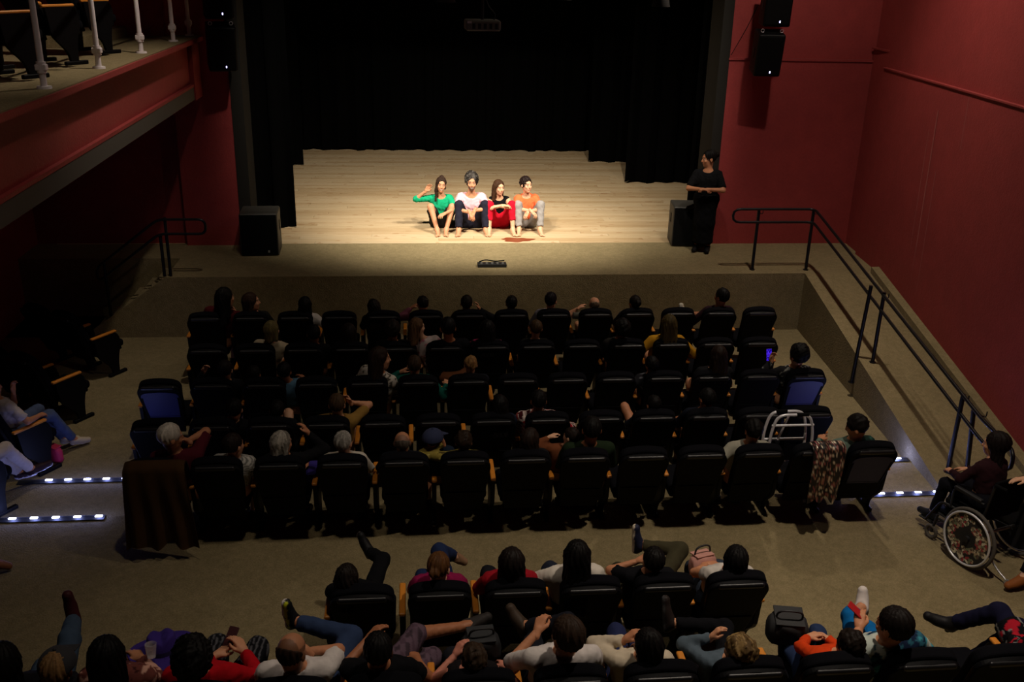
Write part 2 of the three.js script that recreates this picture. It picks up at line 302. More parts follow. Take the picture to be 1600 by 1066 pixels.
// panel space: x across, y up the panel, z towards the rear; tipped back about the hinge
const tip = g => g.rotateX(REC).translate(0, 0.29, -0.07);
const seatGeo = {
  cushion: tip(panel(0.175, 0.195, 0.212, 0.16, 0.752, 0.09, 0.045, 0.022, 0.024).translate(0, 0, -0.085)),
  shell: tip(panel(0.17, 0.2, 0.23, 0.0, 0.745, 0.1, 0.02, 0.012).translate(0, 0, -0.008)),
  seam: tip(rbox(0.37, 0.012, 0.012, 0.005).translate(0, 0.29, 0.027)),
  trim: tip(new THREE.CapsuleGeometry(0.02, 0.33, 6, 14).rotateZ(Math.PI / 2).scale(1, 1.25, 1).translate(0, 0.752, 0.022)),
  number: tip(rbox(0.05, 0.018, 0.004, 0.001).translate(0.14, 0.665, 0.026)),
  pad: tip(panel(0.165, 0.185, 0.205, 0.27, 0.67, 0.07, 0.006, 0.004).translate(0, 0, 0.022)),
  seat: rbox(0.46, 0.11, 0.47, 0.045, 3).translate(0, 0.415, -0.32),
  pan: rbox(0.42, 0.05, 0.42, 0.02).translate(0, 0.345, -0.31),
  arm: rbox(0.052, 0.032, 0.42, 0.014, 3).translate(0, 0.634, -0.2),
};
{
  const s = new THREE.Shape(); s.moveTo(-0.03, 0.62); s.lineTo(-0.36, 0.62); s.bezierCurveTo(-0.44, 0.6, -0.46, 0.5, -0.44, 0.4); s.bezierCurveTo(-0.41, 0.31, -0.38, 0.28, -0.38, 0.04); s.lineTo(-0.29, 0.04); s.bezierCurveTo(-0.28, 0.2, -0.12, 0.24, -0.07, 0.36); s.lineTo(-0.03, 0.62);
  const g = new THREE.ExtrudeGeometry(s, { depth: 0.03, bevelEnabled: true, bevelThickness: 0.006, bevelSize: 0.006, bevelSegments: 2, curveSegments: 6 }).translate(0, 0, -0.015).rotateY(-Math.PI / 2);
  seatGeo.stand = g;   // the shape's x becomes z
  seatGeo.foot = rbox(0.05, 0.045, 0.3, 0.012).translate(0, 0.0225, -0.36);
}
function makeSeat(blue) {
  const o = new THREE.Group();
  mesh('backrest', seatGeo.cushion, M.fabric, o);
  const sh = mesh('back_shell', seatGeo.shell, blue ? M.blueShell || M.shell : M.shell, o);
  mesh('seam', seatGeo.seam, M.shell, sh); mesh('top_trim', seatGeo.trim, M.trim, sh);
  if (blue) { const p = mesh('blue_light_pad', seatGeo.pad, M.blue, sh); p.userData.label = 'added rear pad coloured with the blue of the step light'; }  // pad added to carry the painted blue light of the step lamps
  mesh('seat_cushion', seatGeo.seat, M.fabric, o); mesh('seat_pan', seatGeo.pan, M.shell, o);
  return o;
}
function addArm(o, x) {
  const st = mesh('stand', seatGeo.stand, M.stand, o); st.position.x = x;
  mesh('foot', seatGeo.foot, M.stand, st);
  const a = mesh('armrest', seatGeo.arm, M.wood, o); a.position.x = x; a.userData.label = 'orange brown wooden armrest';
}
const protoSeat = makeSeat(false), protoBlueLight = makeSeat(true);
function putSeat(x, y, z, turn, label, group, blue, leftArm, sp = SP, rightArm = true) {
  const o = (blue ? protoBlueLight : protoSeat).clone(); o.name = numbered('theatre_seat'); o.position.set(x, y, z); o.rotation.y = turn; scene.add(o); tag(o, label, 'seat', group);
  if (rightArm) addArm(o, sp / 2); if (leftArm) addArm(o, -sp / 2);
  return o;
}
// [row name, floor, z, rightmost centre, count, pitch, indices with painted blue light]
const ROWS = [
  ['front row', 0, -12.88, 4.84, 14, 0.587, []],
  ['second row', 0, -11.71, 4.44, 13, 0.583, []],
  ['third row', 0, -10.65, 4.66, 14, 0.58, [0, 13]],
  ['fourth row', FL.r4, -9.46, 4.24, 13, 0.574, []],
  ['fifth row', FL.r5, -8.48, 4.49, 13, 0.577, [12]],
];
const seatX = ROWS.map(([, , , x, n, sp]) => Array.from({ length: n }, (_, i) => x - (n - 1 - i) * sp));
ROWS.forEach(([nm, y, z, , n, sp, blue], r) => seatX[r].forEach((x, i) => {
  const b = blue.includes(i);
  putSeat(x, y, z, 0, `${b ? 'blue light painted' : 'black'} theatre seat, ${ORD[i]} from the left in the ${nm} from the stage`, `theatre seats in the ${nm}`, b, i === 0, sp);
}));
const R6X = Array.from({ length: 6 }, (_, i) => -0.42 + i * 0.575);
R6X.forEach((x, i) => putSeat(x, FL.r5, -6.4, 0, `black theatre seat, ${ORD[i]} from the left in the short row of six behind the aisle`, 'theatre seats in the short row', false, i === 0, 0.575));
const R7X = Array.from({ length: 14 }, (_, i) => -3.155 + i * 0.587);
R7X.forEach((x, i) => putSeat(x, FL.r7, -5.17, 0, `black theatre seat, ${ORD[i]} from the left in the row at the bottom edge`, 'theatre seats in the nearest row', false, i === 0, 0.587));
// angled block on the left
const LB = [[-4.55, 0, -12.95, 'nearest the stage'], [-4.58, 0, -11.5, 'second from the stage'], [-4.55, 0, -10.15, 'third from the stage'], [-4.6, FL.r5, -9.0, 'fourth from the stage'], [-4.72, FL.r5, -7.6, 'fifth from the stage']];
const LT = -33 * Math.PI / 180;
LB.forEach(([x, y, z, w]) => {
  putSeat(x, y, z, LT, `dark aisle seat in the angled left block, ${w}`, 'angled seats at the left', false, true, 0.5);
  putSeat(x - 0.56 * Math.cos(LT), y, z + 0.56 * Math.sin(LT), LT, `dark inner seat in the angled left block, ${w}`, 'angled seats at the left', false, true, 0.5, false);
});
// balcony seats, seen through the rail
[[-4.15, 4.318, -10.35, 'nearest the camera'], [-4.15, 4.318, -11.65, 'second from the camera'], [-4.15, 4.318, -13.0, 'third from the camera'], [-4.75, 4.318, -11.1, 'set back behind the nearest ones']].forEach(([x, y, z, w]) => putSeat(x, y, z, LT, `dark balcony seat with wooden armrest, ${w}`, 'balcony seats', false, true, 0.52));

// ---------------------------------------------------------------- balcony rail posts
[-8.0, -9.74, -11.47, -13.29, -15.1, -16.2].forEach((z, i) => {
  const t = thing('railing_post', `white balcony railing post, ${ORD[i]} counted from the camera`, 'post', [-3.4, 4.318, z], 0, 'white balcony posts');
  mesh('base_plate', new THREE.CylinderGeometry(0.065, 0.07, 0.025, 16).translate(0, 0.01, 0), M.white, t);
  mesh('tube', new THREE.CylinderGeometry(0.026, 0.03, 1.0, 14).translate(0, 0.51, 0), M.white, t);
  mesh('collar', merge([rbox(0.1, 0.06, 0.08, 0.012).translate(0, 0.19, 0), new THREE.CylinderGeometry(0.042, 0.042, 0.1, 14).translate(0, 0.19, 0)]), M.white, t);
});
single('handrail', bar([-3.4, 5.33, 0], [-3.4, 5.33, -16.25], 0.025), M.white, 'white top rail of the balcony above the posts', 'rail');

// ---------------------------------------------------------------- ramp handrails
{
  const t = thing('handrail', 'black double handrail with looped ends along the right ramp', 'rail', [6.28, SY, -14.72]);
  const o = [-6.28, -SY, 14.72], g = p => p.map((v, i) => v + o[i]);
  const up = 1.0, lo = 0.79;
  const X = z => 6.32 - 0.058 * (z + 14.72), zb = -8.95, yb = rampY(-9.0);
  const U = [[4.98, SY + up, -14.72], [6.3, SY + up, -14.72], [X(zb), yb + 0.95, zb]], L = [[X(zb), yb + 0.74, zb], [6.3, SY + lo, -14.72], [4.98, SY + lo, -14.72]];
  mesh('rails', pipe([...U, [X(-8.25), yb + 0.92, -8.25], [X(-8.25), yb + 0.68, -8.25], ...L].map(g), 0.021, 0.11, true), M.rail, t);
  for (const [x, y, z, h, dx] of [[5.4, SY, -14.75, up, 0], [6.28, SY, -14.72, up, 0], [X(-11.8), rampY(-11.8), -11.8, 1.0, 0], [rampIn(-11.95) - 0.03, rampY(-11.95) - 0.38, -11.95, 1.4, 0.06], [X(-9.4), rampY(-9.4), -9.4, 0.97, 0], [X(-9.15) + 0.1, rampY(-9.15), -9.15, 0.93, -0.09]]) {
    const p = mesh('post', bar(g([x, y, z]), g([x + dx, y + h, z]), 0.026), M.rail, t);
    mesh('bracket', pipe([g([x, y + h - 0.06, z]), g([x + 0.07, y + h - 0.09, z]), g([x + 0.07, y + h - 0.02, z])], 0.007, 0.03), M.rail, p);
    mesh('post_plate', new THREE.CylinderGeometry(0.045, 0.045, 0.012, 12).translate(...g([x, y + 0.006, z])), M.rail, p);
  }
}
{
  const t = thing('handrail', 'black double handrail on the dark stair under the balcony', 'rail', [-3.75, SY, -14.58]);
  const o = [3.75, -SY, 14.58], g = p => p.map((v, i) => v + o[i]);
  mesh('rails', pipe([[-3.08, SY + 0.88, -14.58], [-3.76, SY + 0.88, -14.58], [-4.72, 1.1, -14.58], [-4.72, 0.88, -14.58], [-3.76, SY + 0.66, -14.58], [-3.08, SY + 0.66, -14.58]].map(g), 0.02, 0.1, true), M.rail, t);
  for (const [x, y, z, h] of [[-3.66, SY, -14.6, 0.9], [-3.75, SY, -14.6, 0.62], [-4.6, 0.34, -14.58, 0.86]]) mesh('post', bar(g([x, y, z]), g([x, y + h, z]), 0.024), M.rail, t);
}
// ---------------------------------------------------------------- step lights
function stepLight(label, x0, x1, y, z, lamps, power = 0.07) {
  const t = thing('step_light', label, 'light', [x0, y, z], 0, 'lit step edges');
  mesh('channel', merge([bx(0, x1 - x0, 0, 0.012, 0, 0.075)]), M.dark, t);
  mesh('edge', bx(0, x1 - x0, -0.012, 0.014, -0.012, 0.004), M.edge, t);
  for (const lx of lamps) {
    mesh('lamp', rbox(0.075, 0.012, 0.03, 0.006, 2).translate(lx - x0, 0.016, 0.012), M.led, t);
    const p = new THREE.PointLight(0x93a2ff, power, 0, 2); p.name = 'glow'; p.position.set(lx - x0, 0.05, -0.01); p.castShadow = true; t.add(p);
  }
}
const run = (a, d, n) => Array.from({ length: n }, (_, i) => a + d * i);
stepLight('strip of five white lamps on the left aisle step nearer the stage', -4.35, -3.1, FL.r4, -9.97, run(-4.03, 0.203, 5));
stepLight('strip of white lamps on the left aisle step nearer the camera', -4.75, -3.17, FL.r5, -9.06, run(-4.5, 0.211, 7));
stepLight('short strip of white lamps on the right aisle step nearer the stage', 4.9, 5.83, FL.r4, -9.97, [5.08, 5.29, 5.5, 5.71], 0.16);
stepLight('strip of white lamps on the right aisle step beside the wheelchair', 4.8, 5.76, FL.r5, -9.06, run(4.86, 0.212, 5));

// ---------------------------------------------------------------- loudspeakers
function wedge(w, h, d, r = 0.03) { return rbox(w, h, d, r, 3); }
function hungPair(label, x, y, z, turn, lower) {
  const t = thing('hanging_speaker', label, 'speaker', [x, y, z], turn);
  mesh('cabinet', wedge(0.42, 0.66, 0.38), M.speaker, t);
  const gr = mesh('grille', rbox(0.38, 0.6, 0.02, 0.01).translate(0, 0, 0.19), M.grille, t);
  mesh('indicator', rbox(0.016, 0.03, 0.006, 0.003).translate(0.04, -0.25, 0.203), M.ledSmall, gr);
  mesh('handle', rbox(0.01, 0.16, 0.06, 0.004).translate(-0.213, 0, 0), M.dark, t);
  for (const s of [-1, 1]) mesh('shackle', new THREE.TorusGeometry(0.025, 0.006, 6, 14).translate(s * 0.15, 0.37, 0.1), M.metal, t);
  t.rotation.order = 'YXZ'; t.rotation.x = lower ? 0.2 : 0.06;
  return t;
}
hungPair('lower black hanging speaker on the right wall, tilted down', 5.6, 4.24, -15.75, -0.1, true);
hungPair('upper black hanging speaker on the right wall', 5.66, 4.98, -15.75, -0.1, false);
hungPair('lower black hanging speaker beside the balcony end', -2.86, 4.2, -15.8, 0.25, true);
hungPair('upper black hanging speaker beside the balcony end', -2.86, 4.94, -15.8, 0.25, false);
function sub(label, x, z, turn, sideMat) {
  const t = thing('floor_speaker', label, 'speaker', [x, SY, z], turn);
  mesh('cabinet', wedge(0.6, 0.7, 0.56).translate(0, 0.35, 0), sideMat, t);
  const f = mesh('grille', rbox(0.57, 0.66, 0.03, 0.015).translate(0, 0.35, 0.275), M.grille, t);
  mesh('badge', rbox(0.03, 0.04, 0.006, 0.004).translate(0.14, 0.08, 0.292), M.metal, f);
  for (const s of [-1, 1]) { mesh('handle', rbox(0.012, 0.17, 0.1, 0.006).translate(s * 0.298, 0.45, 0), M.black, t); }
}
sub('large black floor speaker at the left edge of the stage apron', -2.49, -15.92, 0.04, M.speakerGrey);
sub('large black floor speaker beside the standing person in black', 4.74, -16.36, -0.12, M.speakerGrey);
{
  const t = thing('monitor_lamp', 'small black spotlight lying on the right floor speaker', 'lamp', [4.93, SY + 0.7, -16.35], 0.5);
  mesh('body', new THREE.CylinderGeometry(0.07, 0.09, 0.15, 14).rotateX(1.2).translate(0, 0.1, 0), M.dark, t);
  mesh('bracket', pipe([[-0.1, 0.0, 0], [-0.1, 0.14, 0], [0.1, 0.14, 0], [0.1, 0.0, 0]], 0.008), M.dark, t);
  mesh('base', rbox(0.22, 0.012, 0.1, 0.004).translate(0, 0.006, 0), M.dark, t);
}
{ // floor box on the apron
  const t = thing('cable_box', 'low black cable box lying on the stage apron', 'box', [1.22, SY, -15.0]);
  mesh('body', rbox(0.46, 0.06, 0.13, 0.01).translate(0, 0.03, 0), M.dark, t);
  for (let i = 0; i < 5; i++) mesh('connector', new THREE.CylinderGeometry(0.02, 0.02, 0.025, 10).rotateX(0.9).translate(-0.17 + i * 0.085, 0.065, 0.03), M.speakerGrey, t);
  mesh('cable', pipe([[-0.2, 0.07, -0.04], [-0.1, 0.1, -0.05], [0.05, 0.07, -0.05], [0.2, 0.09, -0.03]], 0.01, 0.05), M.black, t);
}
{ // projector hung from the ceiling
  const t = thing('projector', 'dark grey projector hanging from a pole above the stage front', 'projector', [0.83, 4.8, -12.2], 0.03);
  const pm = std(0x77756c, 0.7);
  mesh('body', rbox(0.41, 0.12, 0.34, 0.025, 3), pm, t); mesh('vent', merge(run(-0.06, 0.03, 5).map(x => bx(x * 2.2, x * 2.2 + 0.035, -0.035, 0.025, 0.168, 0.173))), M.dark, t);
  mesh('lens', new THREE.CylinderGeometry(0.045, 0.045, 0.07, 16).rotateX(Math.PI / 2).translate(-0.1, 0, -0.19), M.dark, t);
  mesh('label_plate', rbox(0.05, 0.025, 0.004, 0.001).translate(-0.165, 0.038, 0.171), M.white, t);
  mesh('drop_pole', bar([0, 0.06, 0], [0, 3.8, 0], 0.018), M.dark, t);
  mesh('cable', pipe([[0.13, 0.06, 0.08], [0.15, 0.13, 0.08], [0.07, 0.2, 0.04], [0.02, 0.34, 0.02]], 0.007, 0.06), M.dark, t);
}
// small lamps on the inner bar, just inside the top edge of the view
[[0.05, 'first'], [0.4, 'second'], [1.76, 'third'], [2.94, 'fourth']].forEach(([x, w], i) => {
  const t = thing('hanging_lamp', `dark flood lamp at the upper edge, ${w} from the left`, 'lamp', [x, 5.1 - (i === 1 ? 0.05 : 0) - (i === 3 ? 0.05 : 0), -12.1], 0, 'unlit lamps above the front rows');
  mesh('stem', bar([0, 0.32, 0], [0, 3.5, 0], 0.012), M.dark, t);
  mesh('can', new THREE.LatheGeometry([[0.02, 0.2], [0.07, 0.18], [0.11, 0], [0.095, 0.01], [0.055, 0.16]].map(p => new THREE.Vector2(...p)), 16), std(0x2a2826, 0.8), t);
  mesh('yoke', pipe([[-0.105, 0.08, 0], [-0.105, 0.32, 0], [0.105, 0.32, 0], [0.105, 0.08, 0]], 0.009), M.dark, t);
});
single('speaker_cable', pipe([[5.42, 4.95, -15.9], [5.35, 4.6, -16.1], [5.18, 4.15, -16.26]], 0.006, 0.1), M.black, 'thin black cable running from the right hanging speaker to the frame', 'cable');
// ---------------------------------------------------------------- people: smooth joined bodies meshed from a distance field
function capsule(a, b, ra, rb, k = 0.03, flat = 0) {   // flat 1: cut square at b
  const dx = b.x - a.x, dy = b.y - a.y, dz = b.z - a.z, L2 = dx * dx + dy * dy + dz * dz || 1e-9, L = Math.sqrt(L2);
  const ax = a.x, ay = a.y, az = a.z;
  const f = flat ? (x, y, z) => {
    const px = x - ax, py = y - ay, pz = z - az, s = (px * dx + py * dy + pz * dz) / L2, t = s < 0 ? 0 : s > 1.3 ? 1.3 : s;
    const qx = px - dx * t, qy = py - dy * t, qz = pz - dz * t;
    const d = Math.sqrt(qx * qx + qy * qy + qz * qz) - (ra + (rb - ra) * t), c = (s - 1) * L; return d > c ? d : c;
  } : (x, y, z) => {
    const px = x - ax, py = y - ay, pz = z - az, s = (px * dx + py * dy + pz * dz) / L2, t = s < 0 ? 0 : s > 1 ? 1 : s;
    const qx = px - dx * t, qy = py - dy * t, qz = pz - dz * t;
    return Math.sqrt(qx * qx + qy * qy + qz * qz) - (ra + (rb - ra) * t);
  };
  const m = Math.max(ra, rb) + 0.02;
  return { f, k, lo: [Math.min(ax, b.x) - m, Math.min(ay, b.y) - m, Math.min(az, b.z) - m], hi: [Math.max(ax, b.x) + m, Math.max(ay, b.y) + m, Math.max(az, b.z) + m] };
}
function ellip(F, c, r, k = 0.02) {   // F: head frame; c, r in frame units
  const f = (x, y, z) => {
    const q = F.inv(x, y, z), px = q[0] - c[0], py = q[1] - c[1], pz = q[2] - c[2];
    const k0 = Math.sqrt((px / r[0]) ** 2 + (py / r[1]) ** 2 + (pz / r[2]) ** 2), k1 = Math.sqrt((px / (r[0] * r[0])) ** 2 + (py / (r[1] * r[1])) ** 2 + (pz / (r[2] * r[2])) ** 2);
    return (k1 < 1e-6 ? -Math.min(...r) : k0 * (k0 - 1) / k1) * F.s;
  };
  const o = F.out(c), m = Math.max(...r) * F.s + 0.02;
  return { f, k, lo: [o.x - m, o.y - m, o.z - m], hi: [o.x + m, o.y + m, o.z + m] };
}
function field(prims, list, x, y, z) {
  let d = 1e9;
  for (let i = 0; i < list.length; i++) {
    const p = list[i], e = p.f(x, y, z), k = p.k, h = k - Math.abs(d - e);
    d = d < e ? d : e; if (h > 0) d -= h * h / (4 * k);
  }
  return d;
}
// surface nets over the cells near the surface only
function skinField(prims, cell, post) {
  const lo = [1e9, 1e9, 1e9], hi = [-1e9, -1e9, -1e9];
  for (const p of prims) for (let i = 0; i < 3; i++) { lo[i] = Math.min(lo[i], p.lo[i]); hi[i] = Math.max(hi[i], p.hi[i]); }
  const B = 4, nb = [0, 1, 2].map(i => Math.ceil((hi[i] - lo[i] + 4 * cell) / (cell * B)));
  const nx = nb[0] * B + 1, ny = nb[1] * B + 1, nz = nb[2] * B + 1, ox = lo[0] - 2 * cell, oy = lo[1] - 2 * cell, oz = lo[2] - 2 * cell;
  const val = new Float32Array(nx * ny * nz).fill(NaN), cid = new Int32Array(nx * ny * nz).fill(-1), act = [];
  const h = cell * B * 0.8661, ds = new Float32Array(prims.length);
  for (let bz = 0; bz < nb[2]; bz++) for (let by = 0; by < nb[1]; by++) for (let bx0 = 0; bx0 < nb[0]; bx0++) {
    const cx = ox + (bx0 + 0.5) * B * cell, cy = oy + (by + 0.5) * B * cell, cz = oz + (bz + 0.5) * B * cell;
    let mn = 1e9, km = 0; for (let i = 0; i < prims.length; i++) { const d = prims[i].f(cx, cy, cz); ds[i] = d; if (d < mn) mn = d; if (prims[i].k > km) km = prims[i].k; }
    if (mn > h * 1.5 + km + 0.02) continue;
    const list = prims.filter((p, i) => ds[i] < mn + 2 * h + km + 0.02);
    let d = field(prims, list, cx, cy, cz); if (d < -h * 1.5 - 0.03 && !post) continue;
    if (post) { const d2 = post(d, cx, cy, cz); if (Math.abs(d2) > h * 2 + 0.03) continue; }
    for (let k = 0; k <= B; k++) for (let j = 0; j <= B; j++) for (let i = 0; i <= B; i++) {
      const X = bx0 * B + i, Y = by * B + j, Z = bz * B + k, id = (Z * ny + Y) * nx + X;
      if (val[id] !== val[id]) { const x = ox + X * cell, y = oy + Y * cell, z = oz + Z * cell; let e = field(prims, list, x, y, z); if (post) e = post(e, x, y, z); val[id] = e; }
    }
    act.push(bx0 * B, by * B, bz * B);
  }
  const pos = [], idx = [], off = [0, 1, nx, nx + 1, nx * ny, nx * ny + 1, nx * ny + nx, nx * ny + nx + 1];
  const E = [[0, 1], [2, 3], [4, 5], [6, 7], [0, 2], [1, 3], [4, 6], [5, 7], [0, 4], [1, 5], [2, 6], [3, 7]], c8 = new Float32Array(8);
  for (let a = 0; a < act.length; a += 3) for (let k = 0; k < B; k++) for (let j = 0; j < B; j++) for (let i = 0; i < B; i++) {
    const X = act[a] + i, Y = act[a + 1] + j, Z = act[a + 2] + k, id = (Z * ny + Y) * nx + X;
    let s = 0; for (let n = 0; n < 8; n++) { c8[n] = val[id + off[n]]; if (c8[n] < 0) s++; }
    if (s === 0 || s === 8) continue;
    let x = 0, y = 0, z = 0, n = 0;
    for (const [p, q] of E) { const u = c8[p], v = c8[q]; if ((u < 0) === (v < 0)) continue; const t = u / (u - v); const px = p & 1, py = (p >> 1) & 1, pz = p >> 2; x += px + ((q & 1) - px) * t; y += py + (((q >> 1) & 1) - py) * t; z += pz + ((q >> 2) - pz) * t; n++; }
    cid[id] = pos.length / 3; pos.push(ox + (X + x / n) * cell, oy + (Y + y / n) * cell, oz + (Z + z / n) * cell);
  }
  const sx = 1, sy = nx, sz = nx * ny;
  for (let a = 0; a < act.length; a += 3) for (let k = 0; k < B; k++) for (let j = 0; j < B; j++) for (let i = 0; i < B; i++) {
    const X = act[a] + i, Y = act[a + 1] + j, Z = act[a + 2] + k, id = (Z * ny + Y) * nx + X, v0 = val[id] < 0;
    const quad = (o, s1, s2) => {
      const w = val[id + o] < 0; if (v0 === w) return;
      const p = cid[id], q = cid[id - s1], r = cid[id - s1 - s2], t = cid[id - s2]; if (p < 0 || q < 0 || r < 0 || t < 0) return;
      if (v0) idx.push(p, q, r, p, r, t); else idx.push(p, r, q, p, t, r);
    };
    if (Y > 0 && Z > 0) quad(sx, sy, sz); if (X > 0 && Z > 0) quad(sy, sz, sx); if (X > 0 && Y > 0) quad(sz, sx, sy);
  }
  return { pos, idx };
}
let TRIS = 0;
function toGeo(parts) {   // [{pos, idx, col(x, y, z) -> [r, g, b] linear}]
  let n = 0, m = 0; for (const p of parts) { n += p.pos.length; m += p.idx.length; }
  const P = new Float32Array(n), C = new Float32Array(n), I = new Uint32Array(m); let a = 0, b = 0;
  for (const p of parts) {
    const base = a / 3; P.set(p.pos, a);
    for (let i = 0; i < p.pos.length; i += 3) { const c = p.col(p.pos[i], p.pos[i + 1], p.pos[i + 2]); C[a + i] = c[0]; C[a + i + 1] = c[1]; C[a + i + 2] = c[2]; }
    for (let i = 0; i < p.idx.length; i++) I[b + i] = p.idx[i] + base;
    a += p.pos.length; b += p.idx.length;
  }
  TRIS += m / 3;
  const g = new THREE.BufferGeometry(); g.setAttribute('position', new THREE.BufferAttribute(P, 3)); g.setAttribute('color', new THREE.BufferAttribute(C, 3)); g.setIndex(new THREE.BufferAttribute(I, 1)); g.computeVertexNormals();
  return g;
}
const lin = c => { const k = new THREE.Color(c); return [k.r, k.g, k.b]; };
const n3 = (x, y, z) => { const a = vnoise(x + 57, y + z * 0.71 + 31, 4096, 21), b = vnoise(z + 91, y - x * 0.63 + 77, 4096, 22); return (a + b) / 2; };
const MP = {
  skin: new THREE.MeshPhysicalMaterial({ color: 0xffffff, vertexColors: true, roughness: 0.55, specularIntensity: 0.6 }),
  cloth: new THREE.MeshPhysicalMaterial({ color: 0xffffff, vertexColors: true, roughness: 0.92, specularIntensity: 0.2 }),
  hair: new THREE.MeshPhysicalMaterial({ color: 0xffffff, vertexColors: true, roughness: 0.6, specularIntensity: 0.22 }),
  shoe: new THREE.MeshPhysicalMaterial({ color: 0xffffff, vertexColors: true, roughness: 0.6, specularIntensity: 0.4 }),
};
// cloth patterns; coordinates are the person's own
const PAT = {
  plain: c => (x, y, z) => { const k = 0.9 + 0.2 * n3(x * 60, y * 60, z * 60); return [c[0][0] * k, c[0][1] * k, c[0][2] * k]; },
  plaid: c => (x, y, z) => { const a = Math.sin(x * 75) > 0.1, b = Math.sin((y + z) * 75) > 0.1; return a && b ? c[0] : a || b ? c[1] : c[2]; },
  stripe: c => (x, y, z) => Math.sin((x + 0.2 * z) * 200) > 0.6 ? c[1] : c[0],
  hoop: c => (x, y, z) => Math.sin((y + z) * 240) > 0.2 ? c[1] : c[0],
  spots: c => (x, y, z) => { const k = n3(x * 26, y * 26, z * 26), j = n3(x * 40 + 9, y * 40, z * 40 + 5); return k > 0.64 ? c[1] : j > 0.68 ? c[2] || c[1] : c[0]; },
  leaves: c => (x, y, z) => { const k = n3(x * 22 + 3, y * 14, z * 20), j = n3(x * 30, y * 34 + 8, z * 30); return k > 0.56 ? c[1] : j > 0.58 ? c[2] : j < 0.36 ? c[3] : c[0]; },
};
const pattern = spec => { const a = [].concat(spec); if (typeof a[0] === 'string' && PAT[a[0]]) return PAT[a[0]](a.slice(1).map(lin)); return PAT.plain(a.map(lin)); };
function frameOf(origin, q, s) {
  const qi = q.clone().invert(), m = new THREE.Matrix4().makeRotationFromQuaternion(qi).elements;
  return {
    s, q, origin,
    inv: (x, y, z) => { const a = (x - origin.x) / s, b = (y - origin.y) / s, c = (z - origin.z) / s; return [m[0] * a + m[4] * b + m[8] * c, m[1] * a + m[5] * b + m[9] * c, m[2] * a + m[6] * b + m[10] * c]; },
    out: c => V(c[0], c[1], c[2]).multiplyScalar(s).applyQuaternion(q).add(origin),
    dir: c => V(c[0], c[1], c[2]).applyQuaternion(q),
  };
}
function elbow(a, t, l1, l2, pole) {   // two-bone reach
  const d = t.clone().sub(a); let L = d.length(); const M1 = (l1 + l2) * 0.995; if (L > M1) { d.multiplyScalar(M1 / L); L = M1; t.copy(a).add(d); }
  if (L < Math.abs(l1 - l2) + 0.02) L = Math.abs(l1 - l2) + 0.02;
  const u = d.clone().normalize(), x = (l1 * l1 - l2 * l2 + L * L) / (2 * L), h = Math.sqrt(Math.max(0, l1 * l1 - x * x));
  const p = pole.clone().sub(u.clone().multiplyScalar(pole.dot(u))).normalize();
  return a.clone().addScaledVector(u, x).addScaledVector(p, h);
}
function handPrims(o, dir, nrm, side, s, curl) {   // wrist, finger direction, palm normal, thumb side
  const d = dir.clone().normalize(), n = nrm.clone().sub(d.clone().multiplyScalar(nrm.dot(d))).normalize(), w = d.clone().cross(n).normalize().multiplyScalar(side);
  const P = (a, b, c) => o.clone().addScaledVector(d, a * s).addScaledVector(w, b * s).addScaledVector(n, c * s), out = [];
  const base = [[0.092, 0.03], [0.096, 0.01], [0.092, -0.011], [0.082, -0.03]], len = [0.074, 0.082, 0.077, 0.06];
  out.push(capsule(o.clone().addScaledVector(d, -0.03 * s), P(0.02, 0, 0), 0.027 * s, 0.027 * s, 0.02));
  base.forEach(([a, b], i) => {
    out.push(capsule(P(0.015, b * 0.6, 0), P(a, b, 0), 0.016 * s, 0.0125 * s, 0.012));
    let p = P(a, b, 0), ang = 0; const seg = [0.44, 0.31, 0.25], cu = curl * (0.85 + 0.12 * i);
    for (let j = 0; j < 3; j++) {
      ang += cu * [0.7, 0.9, 0.7][j];
      const q = p.clone().addScaledVector(d, Math.cos(ang) * len[i] * seg[j] * s).addScaledVector(n, Math.sin(ang) * len[i] * seg[j] * s).addScaledVector(w, b * 0.06 * s);
      out.push(capsule(p, q, (0.0098 - 0.0007 * j) * s, (0.0092 - 0.0008 * j) * s, 0.004)); p = q;
    }
  });
  const t0 = P(0.02, 0.022, 0.006), t1 = P(0.055, 0.05, 0.016), t2 = P(0.085, 0.056 - 0.014 * curl, 0.022 + 0.014 * curl), t3 = P(0.107, 0.054 - 0.028 * curl, 0.026 + 0.024 * curl);
  out.push(capsule(t0, t1, 0.015 * s, 0.0125 * s, 0.01), capsule(t1, t2, 0.0118 * s, 0.0105 * s, 0.004), capsule(t2, t3, 0.0102 * s, 0.0088 * s, 0.004));
  return out;
}
